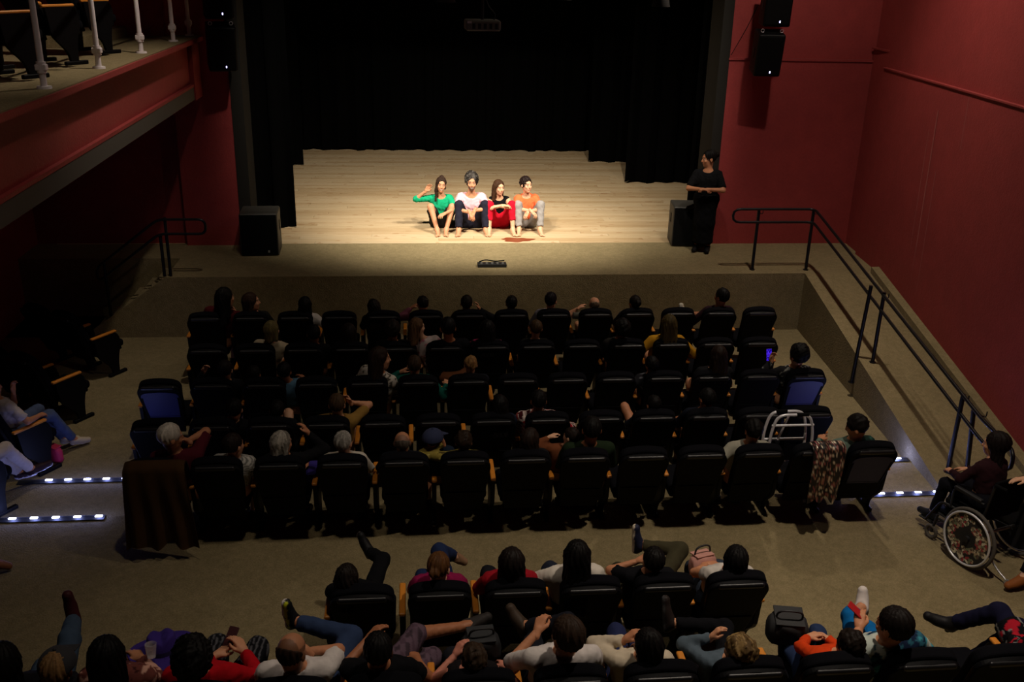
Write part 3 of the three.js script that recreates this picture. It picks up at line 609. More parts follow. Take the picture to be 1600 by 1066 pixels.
/* One person. Own frame: origin on the floor, facing -z, right hand at +x.
   o: label, p (world origin), turn, head (own frame), hip, s, skin, hair [style, colour], top, sleeve, bottom, leg, shoe,
   hand R/L targets, knee/ankle/toe overrides, look [yaw, pitch, roll], q detail */
function person(o) {
  const root = thing('person', o.label, 'person', o.p, o.turn || 0, o.group);
  const q = o.q || 1, skin = lin(o.skin || '#a06a4a'), P = o.hip ? V(...o.hip) : V(0, 0.565, -0.14), H = V(...o.head);
  const up = H.clone().sub(P), span = up.length(), s = o.s || Math.max(0.62, Math.min(1.08, span / 0.66)); up.normalize();
  const R = V(1, 0, 0).applyAxisAngle(V(0, 1, 0), o.twist || 0); R.sub(up.clone().multiplyScalar(R.dot(up))).normalize();
  const F = up.clone().cross(R).normalize();                       // forward (-z)
  const hq = new THREE.Quaternion().setFromEuler(new THREE.Euler(o.look ? o.look[1] : -0.05, o.look ? o.look[0] : 0, o.look ? o.look[2] : 0, 'YXZ'));
  const HF = frameOf(H, hq, s * 1.08);
  const J = (u, r, f) => P.clone().addScaledVector(up, u * span / 0.66).addScaledVector(R, r * s).addScaledVector(F, f * s);
  const wide = o.wide || 1, N = J(0.475, 0, 0.0), chin = HF.out([0, -0.05, 0.02]);
  const torso = (g) => [
    capsule(J(-0.02, -0.075, 0), J(-0.02, 0.075, 0), 0.118 * wide * s + g, 0.118 * wide * s + g, 0.06),
    capsule(J(0.14, -0.05, 0.015), J(0.14, 0.05, 0.015), 0.115 * wide * s + g, 0.115 * wide * s + g, 0.07),
    capsule(J(0.3, -0.07, 0.005), J(0.3, 0.07, 0.005), 0.115 * s + g, 0.115 * s + g, 0.07),
    capsule(J(0.405, -0.13 * wide, -0.005), J(0.405, 0.13 * wide, -0.005), 0.06 * s + g, 0.06 * s + g, 0.06),
    capsule(J(0.4, 0, -0.01), J(0.47, 0, -0.005), 0.085 * s + g, 0.055 * s + g, 0.06),
  ];
  const neck = capsule(N, chin, 0.058 * s, 0.05 * s, 0.035);
  // arms
  const arms = [1, -1].map(side => {
    const sh = J(0.41, side * 0.168 * wide, 0), T0 = side > 0 ? o.handR : o.handL;
    const t = T0 ? V(...T0) : V(P.x + side * 0.13, P.y + 0.1, P.z - 0.22);
    const pole = (side > 0 ? o.poleR : o.poleL) ? V(...(side > 0 ? o.poleR : o.poleL)) : V(side * 0.75, -0.6, 0.35);
    const el = elbow(sh, t, 0.285 * s, 0.255 * s, pole), wr = t;
    const dir = (side > 0 ? o.fingR : o.fingL) ? V(...(side > 0 ? o.fingR : o.fingL)) : wr.clone().sub(el).normalize();
    const nrm = (side > 0 ? o.palmR : o.palmL) ? V(...(side > 0 ? o.palmR : o.palmL)) : V(-side * 0.25, -1, 0.05);
    return { side, sh, el, wr, dir, nrm };
  });
  const armPrims = (a, g) => [capsule(a.sh, a.el, 0.05 * s + g, 0.042 * s + g, 0.035), capsule(a.el, a.wr, 0.041 * s + g, 0.027 * s + g, 0.02)];
  // legs
  const legs = [1, -1].map(side => {
    const L = (side > 0 ? o.legR : o.legL) || {};
    const hp = P.clone().add(V(side * 0.085 * s, -0.02, 0)).addScaledVector(F, 0.02);
    const kn = L.knee ? V(...L.knee) : V(P.x + side * 0.115, P.y + 0.005, P.z - 0.42 * s), an = L.ank ? V(...L.ank) : V(P.x + side * 0.11, 0.09, P.z - 0.36 * s);
    const toe = L.toe ? V(...L.toe) : an.clone().add(V(side * 0.03, -0.06, -0.16 * s));
    const sd = kn.clone().sub(an).normalize(), heel = an.clone().addScaledVector(sd, -0.05).addScaledVector(toe.clone().sub(an).normalize(), -0.035);
    return { side, hp, kn, an, toe, heel };
  });
  const legPrims = (l, g) => [capsule(l.hp, l.kn, 0.088 * s + g, 0.06 * s + g, 0.05), capsule(l.kn, l.an, 0.058 * s + g, 0.038 * s + g, 0.03)];
  const footPrims = (l, g) => [capsule(l.an, l.heel, 0.036 * s + g, 0.031 * s + g, 0.02), capsule(l.heel, l.toe, 0.031 * s + g, 0.028 * s + g, 0.02), capsule(l.an, l.heel.clone().lerp(l.toe, 0.6), 0.034 * s + g, 0.03 * s + g, 0.03)];
  const trunk = [...torso(0), ...legs.map(l => legPrims(l, 0)[0]), ...arms.map(a => armPrims(a, 0)[0]), neck];
  const limbA = arms.map(a => armPrims(a, 0)), limbL = legs.map(l => [...legPrims(l, 0), ...(o.bare ? [] : footPrims(l, 0))]);
  const skinCol = (x, y, z) => { const k = 0.94 + 0.12 * n3(x * 30, y * 30, z * 30); return [skin[0] * k, skin[1] * k, skin[2] * k]; };
  // head
  const E = (c, r, k) => ellip(HF, c, r, k), cap = (a, b, ra, rb, k) => capsule(HF.out(a), HF.out(b), ra * HF.s, rb * HF.s, k);
  const headP = [E([0, 0.03, 0.012], [0.077, 0.09, 0.096]), E([0, -0.045, -0.03], [0.056, 0.072, 0.062], 0.03), cap([0, -0.094, -0.062], [0, -0.098, -0.058], 0.02, 0.02, 0.025), cap([0, 0.014, -0.088], [0, -0.02, -0.104], 0.009, 0.0138, 0.012),
    cap([-0.034, 0.034, -0.074], [0.034, 0.034, -0.074], 0.014, 0.014, 0.016), cap([-0.019, -0.06, -0.083], [0.019, -0.06, -0.083], 0.008, 0.008, 0.012), cap([-0.04, -0.018, -0.066], [-0.03, -0.03, -0.07], 0.02, 0.018, 0.02), cap([0.04, -0.018, -0.066], [0.03, -0.03, -0.07], 0.02, 0.018, 0.02),
    E([0.079, -0.002, 0.014], [0.011, 0.032, 0.021], 0.008), E([-0.079, -0.002, 0.014], [0.011, 0.032, 0.021], 0.008), capsule(N.clone().lerp(chin, 0.2), chin, 0.056 * s, 0.05 * s, 0.03)];
  const hairCol = lin(o.hair ? o.hair[1] : '#120d0a'), lip = mix3(skin, [0.42, 0.08, 0.08], 0.5);
  const headPost = (d, x, y, z) => { const h = HF.inv(x, y, z); for (const sx of [-1, 1]) { const e = Math.hypot(h[0] - sx * 0.033, h[1] - 0.01, h[2] + 0.1) - 0.0145, b = Math.hypot(h[0] - sx * 0.033, h[1] - 0.009, h[2] + 0.0785) - 0.0108; d = Math.min(Math.max(d, -e * HF.s), b * HF.s); } return d; };
  const headCol = (x, y, z) => {
    const h = HF.inv(x, y, z), ax = Math.abs(h[0]);
    if (h[2] < -0.04) {
      if (ax < 0.028 && Math.abs(h[1] + 0.062 - 0.12 * ax) < 0.0095 && h[2] < -0.065) return o.smile && Math.abs(h[1] + 0.062 - 0.12 * ax) < 0.0055 && ax < 0.021 ? [0.5, 0.46, 0.42] : lip;
      if (Math.hypot(ax - 0.033, h[1] - 0.009) < 0.0105 && h[2] < -0.07) return Math.hypot(ax - 0.033, h[1] - 0.009) < 0.0068 ? [0.03, 0.018, 0.012] : [0.32, 0.28, 0.25];
      if (Math.abs(h[1] - 0.036 - 0.1 * ax) < 0.006 && ax > 0.012 && ax < 0.054) return mix3(hairCol, skin, 0.25);
      if (o.beard && h[1] < -0.036 - 0.3 * Math.max(0, 0.04 - ax)) return mix3(lin(o.beard), skin, 0.22);
    }
    if (o.stubble && h[1] > -0.02 && (h[1] > 0.035 || h[2] > 0) && h[2] > -0.07) return mix3(hairCol, skin, h[1] > 0.06 && h[2] < 0.05 ? 0.85 : 0.35);
    return skinCol(x, y, z);
  };
  const hs = o.fine ? 0.0055 : (q > 1 ? 0.0112 : 0.009);
  const parts = [{ ...skinField(trunk, 0.034), col: skinCol }, ...limbA.map(l => ({ ...skinField(l, q > 1 ? 0.021 : 0.016), col: skinCol })), ...limbL.map(l => ({ ...skinField(l, q > 1 ? 0.034 : 0.022), col: skinCol })), { ...skinField(headP, hs, headPost), col: headCol }];
  for (const a of arms) {
    const c = (a.side > 0 ? o.curlR : o.curlL) ?? o.curl ?? 0.55;
    parts.push({ ...skinField(handPrims(a.wr, a.dir, a.nrm, a.side, s, c), o.fine ? 0.0055 : q > 1 ? 0.0105 : 0.0085), col: skinCol });
  }
  if (o.bare) for (const l of legs) {
    const tv = l.toe.clone().sub(l.heel).normalize(), sv = tv.clone().cross(V(0, 1, 0)).normalize(), pr = footPrims(l, 0);
    for (let i = 0; i < 5; i++) { const k = (i - 2) * 0.0155 * s, b = l.toe.clone().addScaledVector(sv, k * -l.side).addScaledVector(tv, -0.01), e = b.clone().addScaledVector(tv, (0.034 + (i < 2 ? 0.012 : 0) - 0.003 * i) * s).add(V(0, -0.008, 0)); pr.push(capsule(b, e, 0.011 * s, (i === 0 ? 0.0105 : 0.0085) * s, 0.006)); }
    pr.push(capsule(l.an.clone().lerp(l.kn, 0.12), l.an, 0.037 * s, 0.036 * s, 0.03));
    parts.push({ ...skinField(pr, 0.008), col: skinCol });
  }
  mesh('body', toGeo(parts), MP.skin, root);
  // hair
  if (o.hair && o.hair[0] !== 'bald') {
    const st = o.hair[0], W = o.vol || 1, hp = [];
    const lock = (amp, fr) => (d, x, y, z) => { const h = HF.inv(x, y, z); const a = Math.atan2(h[0], h[2]); return d + amp * (Math.sin(a * fr + 3 * Math.sin(h[1] * 22)) + 0.6 * Math.sin(a * fr * 2.3 + h[1] * 40)); };
    const curl = amp => (d, x, y, z) => d + amp * 2 * (n3(x * 55, y * 55, z * 55) - 0.5) + amp * (n3(x * 120, y * 120, z * 120) - 0.5);
    const faceCut = st === 'rim' ? 0 : 1;
    hp.push(st === 'rim' ? E([0, 0.032, 0.016], [0.08, 0.094, 0.1], 0.02) : E([0, 0.036 + 0.006 * W, 0.02 + 0.13 * (W - 1)], [0.085 * W, 0.1 * W, 0.105 * W], 0.02));
    if (['bob', 'long', 'wavy'].includes(st)) for (const sx of [-1, 1]) hp.push(cap([sx * 0.066, 0.04, 0.01], [sx * 0.078, st === 'bob' ? -0.1 : -0.2, 0.03], 0.03, 0.028, 0.03));
    if (st === 'bob') hp.push(cap([0, 0.02, 0.07], [0, -0.1, 0.065], 0.06, 0.055, 0.03));
    if (st === 'long' || st === 'wavy') { const dn = o.hairLen || 0.3; for (const sx of [-1, 0, 1]) hp.push(capsule(HF.out([sx * 0.04, 0.0, 0.07]), HF.out([sx * 0.06, -0.1, 0.085]).add(V(0, -(dn - 0.1), 0.03)), 0.05 * s, 0.035 * s, 0.03)); }
    if (st === 'front') { hp.push(cap([0.055, 0.04, 0.0], [0.075, -0.1, -0.02], 0.03, 0.026, 0.03)); hp.push(capsule(HF.out([0.07, -0.08, -0.01]), HF.out([0.075, -0.26, -0.07]), 0.028 * s, 0.016 * s, 0.02)); hp.push(cap([-0.06, 0.04, 0.02], [-0.07, -0.06, 0.03], 0.025, 0.02, 0.02)); hp.push(cap([0, 0.1, 0.0], [0, 0.135, 0.02], 0.03, 0.03, 0.02)); }
    if (st === 'bun') hp.push(E([0, 0.05 + (o.bunUp || 0), 0.125], [0.045, 0.04, 0.04], 0.015));
    const nb = ['curly', 'afro'].includes(st) ? curl(0.013 * W) : lock(0.004, 19);
    const low = { short: -0.055, curly: -0.09, afro: -0.08, rim: -0.06, bun: -0.06, front: -0.3, bob: -0.14, long: -9, wavy: -9 }[st] ?? -0.06;
    const post = (d, x, y, z) => {
      const h = HF.inv(x, y, z); d = nb(d, x, y, z);
      let c = Math.sqrt((h[0] / 0.073) ** 2 + ((h[1] + 0.012) / 0.112) ** 2 + ((h[2] + 0.115 * W) / (0.1 + 0.07 * (W - 1))) ** 2); c = (1 - c) * 0.073; if (faceCut) d = Math.max(d, c * HF.s);
      d = Math.max(d, (low - h[1] - (h[2] < 0 && low > -0.1 ? 0.03 * (h[2] / 0.05) : 0)) * HF.s);
      if (st === 'rim') d = Math.max(d, (h[1] - 0.02 - h[2] * 0.55) * HF.s, (-h[2] - 0.015) * HF.s);
      return d;
    };
    const hc = (x, y, z) => { const h = HF.inv(x, y, z), k = 0.45 + 1.1 * n3(Math.atan2(h[0], h[2]) * 26, h[1] * 10, 3); let c = hairCol; if (o.hair[2]) c = mix3(c, lin(o.hair[2]), n3(Math.atan2(h[0], h[2]) * 9 + 4, h[1] * 30, 8) > 0.52 ? 0.8 : 0.1); return [c[0] * k, c[1] * k, c[2] * k]; };
    mesh('hair', toGeo([{ ...skinField(hp, o.fine ? 0.0065 : (q > 1 ? 0.0115 : 0.0082), post), col: hc }]), MP.hair, root);
  }
  // clothes
  const gc = o.fineCloth ? 0.0125 : o.fine ? 0.014 : q > 1 ? 0.025 : 0.0165, fold = q > 1 ? 0.003 : 0.0062;
  if (o.top) {
    const sl = o.sleeve ?? 2, tp = torso(0.017).slice(1);
    for (const a of arms) {
      if (sl > 0) tp.push(sl < 1 ? capsule(a.sh, a.sh.clone().lerp(a.el, sl), 0.068 * s, 0.064 * s, 0.03, 1) : capsule(a.sh, a.el, 0.064 * s, 0.056 * s, 0.03));
      if (sl > 1) tp.push(capsule(a.el, a.el.clone().lerp(a.wr, Math.min(0.97, sl - 1)), 0.056 * s, 0.042 * s, 0.02, 1));
    }
    const nk = N.clone().addScaledVector(up, 0.05 * s).addScaledVector(F, 0.025), nr = (o.neck || 0.082) * s;
    const post = (d, x, y, z) => { d += fold * Math.sin(x * 62 + 3 * Math.sin(y * 28 + z * 9)) * Math.sin(z * 52 + y * 34 + 2 * Math.sin(x * 21)); const e = nr - Math.hypot(x - nk.x, y - nk.y, z - nk.z); return d > e ? d : e; };
    const g = mesh(o.topName || 'shirt', toGeo([{ ...skinField(tp, gc, post), col: pattern(o.top) }]), MP.cloth, root);
  }
  if (o.bottom) {
    const ln = o.leg ?? 1.92, bp = o.crop ? torso(0.026).slice(0, 2) : [torso(0.022)[0]];
    if (o.skirt) { const a = legs[0], b = legs[1], k = a.kn.clone().lerp(b.kn, 0.5), e = a.an.clone().lerp(b.an, 0.5); bp.push(capsule(P, k, 0.15 * s, 0.16 * s, 0.06)); bp.push(capsule(k, k.clone().lerp(e, o.skirt), 0.155 * s, 0.17 * s, 0.06, 1)); }
    for (const l of legs) {
      if (ln <= 1) { bp.push(capsule(l.hp, l.hp.clone().lerp(l.kn, ln), 0.108 * s, 0.095 * s, 0.045, 1)); continue; }
      bp.push(capsule(l.hp, l.kn, 0.101 * s, 0.074 * s, 0.045)); bp.push(capsule(l.kn, l.kn.clone().lerp(l.an, ln - 1), 0.072 * s, 0.06 * s, 0.03, 1));
    }
    const post = (d, x, y, z) => d + fold * 0.8 * Math.sin(x * 50 + 2 * Math.sin(z * 36)) * Math.sin(y * 46 + z * 33 + Math.sin(x * 18));
    mesh(o.skirt ? 'skirt' : 'trousers', toGeo([{ ...skinField(bp, gc, post), col: pattern(o.bottom) }]), MP.cloth, root);
  }
  if (o.dress) {
    const dp = [torso(0.03)[0], torso(0.022)[1], ...legs.map(l => capsule(l.hp, l.hp.clone().lerp(l.kn, 0.78), 0.118 * s, 0.1 * s, 0.08, 1))];
    mesh('dress_skirt', toGeo([{ ...skinField(dp, 0.011), col: pattern(o.dress) }]), MP.cloth, root);
  }
  if (!o.bare) {
    const sc = lin(o.shoe || '#17171a'), sole = lin(o.sole || '#3a3a3a');
    for (const l of legs) {
      const ax = l.toe.clone().sub(l.heel).normalize(), u = l.an.clone().sub(l.heel); u.sub(ax.clone().multiplyScalar(u.dot(ax))).normalize();
      const pr = footPrims(l, 0.011); if (o.boot) pr.push(capsule(l.an, l.an.clone().lerp(l.kn, 0.35), 0.052, 0.056, 0.02, 1), capsule(l.heel.clone().addScaledVector(u, -0.02), l.heel.clone().addScaledVector(u, -0.06), 0.026, 0.024, 0.01));
      const h0 = l.heel, post = (d, x, y, z) => { const k = -0.034 * s - ((x - h0.x) * u.x + (y - h0.y) * u.y + (z - h0.z) * u.z); return o.boot ? d : Math.max(d, k, (x - l.an.x) * u.x + (y - l.an.y) * u.y + (z - l.an.z) * u.z - 0.02); };
      mesh('shoe', toGeo([{ ...skinField(pr, q > 1 ? 0.017 : 0.011, post), col: (x, y, z) => { const k = (x - h0.x) * u.x + (y - h0.y) * u.y + (z - h0.z) * u.z; return k < -0.006 * s ? sole : (o.mark && Math.abs(k - 0.012) < 0.012 && n3(x * 30, y * 30, z * 30) > 0.5) ? lin(o.mark) : sc; } }]), MP.shoe, root);
    }
  }
  return root;
}
// ---------------------------------------------------------------- the four performers on the stage
const SK = { a: '#c28a68', b: '#9c6444', c: '#7c4a30', d: '#d0a080', e: '#b47a58' };
const perf = (x, o) => person({ p: [x, SY, -17.45], turn: Math.PI, fine: true, bare: true, hip: [0, 0.13, 0.03], ...o });
const knees = (kx, ax, kz = -0.36, az = -0.5, ky = 0.5) => ({ legR: { knee: [kx, ky, kz], ank: [ax, 0.085, az], toe: [ax + 0.02, 0.03, az - 0.16] }, legL: { knee: [-kx, ky, kz], ank: [-ax, 0.085, az], toe: [-ax - 0.02, 0.03, az - 0.16] } });
perf(0.48, { label: 'barefoot performer in a green shirt waving one hand, leftmost on the stage', head: [0.0, 0.81, -0.16], s: 0.98, skin: SK.a, hair: ['front', '#2a1c14'], smile: true, top: '#149468', sleeve: 1.25, neck: 0.11, bottom: '#1a1714', leg: 0.75, legR: { knee: [0.19, 0.46, -0.33], ank: [0.08, 0.085, -0.5], toe: [0.07, 0.03, -0.66] }, legL: { knee: [-0.19, 0.46, -0.33], ank: [-0.08, 0.085, -0.5], toe: [-0.07, 0.03, -0.66] }, handR: [0.27, 0.7, -0.16], palmR: [0, -0.1, -1], fingR: [-0.5, 0.8, -0.2], poleR: [1, -0.4, 0.2], curlR: 0.2, handL: [-0.06, 0.38, -0.5], poleL: [-1, -0.3, 0], look: [0.1, -0.05, 0.1] });
perf(1.02, { label: 'barefoot performer in a pink T-shirt and dark trousers with curly grey hair', head: [0.0, 0.86, -0.18], s: 1.08, wide: 1.08, skin: SK.a, hair: ['curly', '#14100d', '#4a4642'], vol: 1.24, beard: '#241a14', smile: true, top: '#dcaab4', sleeve: 0.7, neck: 0.12, bottom: '#20202c', leg: 1.9, ...knees(0.23, 0.24), handR: [0.05, 0.4, -0.5], handL: [-0.04, 0.43, -0.48], poleR: [1, -0.3, 0], poleL: [-1, -0.3, 0], fingR: [-0.5, -0.8, -0.3], fingL: [0.5, -0.8, -0.3], look: [0, -0.1, 0] });
perf(1.53, { label: 'barefoot performer in a black top and rolled red trousers on the stage', head: [0.02, 0.76, -0.16], s: 0.98, skin: SK.d, hair: ['wavy', '#3a2618'], hairLen: 0.26, top: '#0d0c0e', crop: true, sleeve: 0, neck: 0.1, bottom: '#b81228', leg: 1.62, ...knees(0.2, 0.21), handR: [-0.04, 0.5, -0.42], handL: [0.05, 0.5, -0.46], poleR: [1, -0.3, 0], poleL: [-1, -0.3, 0], fingR: [-1, 0, -0.1], fingL: [1, -0.1, -0.1], look: [0.45, -0.05, 0] });
perf(2.04, { label: 'barefoot performer in an orange shirt and grey trousers, rightmost on the stage', head: [0.04, 0.81, -0.16], s: 1.0, skin: SK.d, hair: ['curly', '#1c1210'], vol: 1.08, top: '#e8663c', sleeve: 1.15, neck: 0.1, bottom: '#8e8a88', leg: 1.86, ...knees(0.2, 0.19), handR: [-0.02, 0.42, -0.48], handL: [0.03, 0.4, -0.46], poleR: [1, -0.3, 0], poleL: [-1, -0.3, 0], fingR: [-0.7, -0.6, -0.3], fingL: [0.5, -0.8, -0.2], look: [0.5, 0.0, 0] });
person({ label: 'person in black standing beside the right floor speaker with hands joined', p: [4.87, SY, -15.84], turn: 2.72, fine: true, hip: [0, 0.93, 0], head: [0.02, 1.57, -0.02], s: 1.02, skin: SK.e, hair: ['bun', '#0d0a09'], top: '#101012', sleeve: 0.85, neck: 0.1, bottom: '#08080a', skirt: 0.82, shoe: '#0c0c0e', sole: '#0c0c0e', legR: { knee: [0.1, 0.5, -0.02], ank: [0.09, 0.1, 0], toe: [0.11, 0.045, -0.17] }, legL: { knee: [-0.1, 0.5, -0.02], ank: [-0.09, 0.1, 0], toe: [-0.11, 0.045, -0.17] }, handR: [0.06, 1.11, -0.26], handL: [-0.05, 1.12, -0.27], poleR: [1, -0.5, 0.2], poleL: [-1, -0.5, 0.2], fingR: [-1, 0.05, -0.1], fingL: [1, 0, -0.1], look: [-1.1, -0.12, 0] });

// ---------------------------------------------------------------- the audience, row by row
const rowY = [0, 0, 0, FL.r4, FL.r5, FL.r5, FL.r7], rowZ = [-12.88, -11.71, -10.65, -9.46, -8.48, -6.4, -5.17], rowX = [...seatX, R6X, R7X];
function sit(row, x, y, label, o = {}) {   // x, y: where the head is, in metres
  const xs = rowX[row - 1]; let i = o.seat ?? 0; if (o.seat === undefined) xs.forEach((v, k) => { if (Math.abs(v - x) < Math.abs(xs[i] - x)) i = k; });
  const cx = xs[i], f = rowY[row - 1], dx = x - cx, hz = o.hz ?? 0.08;
  return person({ label, p: [cx, f, rowZ[row - 1]], q: row < 5 ? 1.25 : row < 6 ? 1.08 : 1, hip: [Math.max(-0.08, Math.min(0.08, dx)), 0.565, row > 5 ? -0.2 : -0.14], head: [dx, y - f, hz], group: 'seated audience', ...o });
}
const BLK = '#0b0908', DK = '#16100c', BR = '#2c1c12';
const face = (dx, y, side) => side > 0 ? { handR: [dx + 0.09, y - 0.06, -0.08], fingR: [-0.4, 0.8, 0.2], palmR: [-0.6, 0, 0.8], poleR: [1, -1, -0.2] } : { handL: [dx - 0.09, y - 0.06, -0.08], fingL: [0.4, 0.8, 0.2], palmL: [0.6, 0, 0.8], poleL: [-1, -1, -0.2] };
// front row
sit(1, -2.53, 1.21, 'person with long black hair and red top at the left end of the front row', { skin: SK.e, hair: ['long', BLK], top: '#4a1418', look: [-0.8, 0, 0], ...face(0.26, 1.0, 1) });
sit(1, -2.19, 1.15, 'person with brown hair in profile, second from the left in the front row', { skin: SK.a, hair: ['bob', BR], top: '#1c1a18', look: [-1.3, 0, 0] });
sit(1, -1.48, 1.1, 'person with a black bob and white sleeve in the front row', { skin: SK.a, hair: ['bob', BLK], top: '#b8b0a8', look: [-0.3, 0, 0], handR: [0.3, 0.8, -0.1] });
sit(1, -0.56, 1.06, 'person slumped with long dark hair in the front row, left of centre', { skin: SK.b, hair: ['long', DK], top: '#101012', look: [0, -0.3, 0.2] });
sit(1, 0.1, 1.09, 'person with dark hair and pink sleeve in the front row, facing stage', { skin: SK.b, hair: ['short', DK], top: ['plain', '#6a3a48'], look: [0.3, -0.3, 0], handL: [-0.2, 0.95, -0.2] });
sit(1, 0.7, 1.1, 'person with a round dark head and raised hand in the front row centre', { skin: SK.e, hair: ['short', DK], top: '#141416', look: [-0.1, 0, 0], handR: [0.15, 1.0, 0.03], fingR: [-0.3, 1, 0] });
sit(1, 1.32, 1.09, 'person with neat black hair, just right of centre in the front row', { skin: SK.b, hair: ['short', BLK], top: '#101014' });
sit(1, 1.87, 1.13, 'person with short dark hair and white collar in the front row', { skin: SK.a, hair: ['short', '#140f12'], top: '#8d8790', look: [-0.4, 0, 0] });
sit(1, 2.48, 1.07, 'balding person with a raised bare arm in the front row', { skin: SK.a, hair: ['rim', '#6a5a4a'], top: '#5a564c', sleeve: 0.6, handL: [-0.2, 0.98, -0.05], fingL: [0.6, 0.3, -0.5], poleL: [-0.6, 0.6, -0.4] });
sit(1, 3.05, 1.08, 'person with dark hair tied back in the front row, right of centre', { skin: SK.b, hair: ['bun', DK], top: '#2a2a2e', look: [0.3, 0, 0] });
sit(1, 4.29, 1.16, 'person with short black hair and maroon top near the right end of the front row', { skin: SK.b, hair: ['short', BLK], top: '#28161c', look: [0.5, 0, 0], legL: { knee: [0.1, 0.68, -0.5], ank: [-0.3, 0.72, -0.5], toe: [-0.36, 0.84, -0.52] }, shoe: '#b8b0a0', sole: '#d8d0c0', handL: [-0.22, 0.72, -0.32] });
// second row
sit(2, -1.77, 1.18, 'child with dirty blond hair and beige top in the second row', { s: 0.9, skin: SK.d, hair: ['bob', '#5a5030'], top: ['plain', '#a89a80'], look: [-0.5, 0, 0], handR: [0.25, 0.95, -0.1] });
sit(2, -1.26, 1.12, 'person almost lost in the dark, left part of the second row', { skin: SK.b, hair: ['short', BLK], top: '#0e0e10' });
sit(2, -0.83, 1.13, 'person with dark hair and pale earring in the second row', { skin: SK.e, hair: ['bob', DK], top: '#121214' });
sit(2, -0.29, 1.16, 'person with a round dark brown head beside the child in the second row', { skin: SK.b, hair: ['afro', DK], top: '#141210', vol: 1.1 });
sit(2, 0.02, 1.2, 'child in white top resting chin on hand in the second row', { seat: 5, s: 0.85, skin: SK.d, hair: ['wavy', '#4a3420'], hairLen: 0.2, top: ['spots', '#c8b8b4', '#b06070'], look: [-1.2, -0.1, 0], ...face(-0.05, 1.08, 1) });
sit(2, 0.4, 1.22, 'broad person with short black hair in the second row centre', { seat: 5, skin: SK.b, hair: ['short', BLK], top: '#0c0c10', wide: 1.1, neck: 0.09, p: [0.42, 0, -11.6], head: [-0.02, 1.22, 0.08] });
sit(2, 0.9, 1.15, 'person with dark hair and pink detail in the second row', { skin: SK.b, hair: ['long', BLK], top: ['spots', '#101012', '#c04070'] });
sit(2, 1.52, 1.16, 'person with light brown hair, small head, second row right of centre', { s: 0.85, skin: SK.a, hair: ['short', '#3a2a1a'], top: '#141412' });
sit(2, 2.63, 1.14, 'person with bushy dark hair in the second row', { skin: SK.b, hair: ['afro', BLK], vol: 1.2, top: '#201e1c' });
sit(2, 3.24, 1.19, 'person with olive brown hair and mustard yellow top in the second row', { skin: SK.a, hair: ['long', '#3a3018'], hairLen: 0.24, top: '#a8781a', wide: 1.1, handR: [0.33, 0.68, -0.2], handL: [-0.33, 0.68, -0.2] });
// third row
sit(3, -2.16, 1.1, 'person with dark hair and a hand by the cheek, left end of the third row', { skin: SK.a, hair: ['short', DK], top: '#16161a', ...face(-0.05, 1.08, -1) });
sit(3, -1.86, 1.0, 'person in a white shirt low between two seats of the third row', { seat: 2, s: 0.82, skin: SK.b, hair: ['short', BLK], top: '#a8a4a0', hz: 0 });
sit(3, -1.5, 1.08, 'person with dark hair and light blue sleeve in the third row', { skin: SK.b, hair: ['short', BLK], top: '#4c6c84', sleeve: 0.8, handR: [0.22, 0.9, -0.1], seat: 2, p: [-1.5, 0, -10.62], head: [0, 1.08, 0.08] });
sit(3, -0.41, 1.21, 'young person with long brown hair and floral top turned right, third row', { skin: SK.a, hair: ['long', '#22160e'], hairLen: 0.28, top: ['spots', '#b4aca0', '#4a443c'], fineCloth: true, look: [-1.25, -0.05, 0], twist: -0.5 });
sit(3, -0.02, 1.12, 'person with brown hair and teal shirt raising a hand, third row', { skin: SK.a, hair: ['short', '#2e2014'], top: '#0e4a40', wide: 1.1, handL: [-0.2, 0.95, -0.15], handR: [0.33, 0.8, -0.1] });
sit(3, 0.63, 1.12, 'child with curly fair hair in the third row centre', { s: 0.82, skin: SK.d, hair: ['curly', '#6a4c2c', '#8a6a40'], top: '#161820', wide: 1.3 });
sit(3, 2.78, 1.08, 'person in dark clothes leaning left in the third row, patterned sleeve', { skin: SK.b, hair: ['short', BLK], top: ['spots', '#1a1a1e', '#6a6a70'], look: [0.3, 0, 0.2], handL: [-0.3, 0.75, -0.05] });
sit(3, 3.58, 1.18, 'person with long dark brown hair in the third row, right part', { skin: SK.a, hair: ['long', '#1c120c'], hairLen: 0.26, top: '#141416', sleeve: 0.4, neck: 0.1 });
sit(3, 4.56, 1.17, 'person with black hair holding a lit phone on the blue lit seat', { skin: SK.a, hair: ['curly', BLK], vol: 1.2, top: ['spots', '#18181a', '#70706c'], fineCloth: true, look: [0.3, -0.3, 0], handL: [-0.31, 0.98, -0.2], fingL: [0.1, 1, -0.1], palmL: [0.4, 0, 1], poleL: [-1, -0.8, 0], curlL: 0.7 });
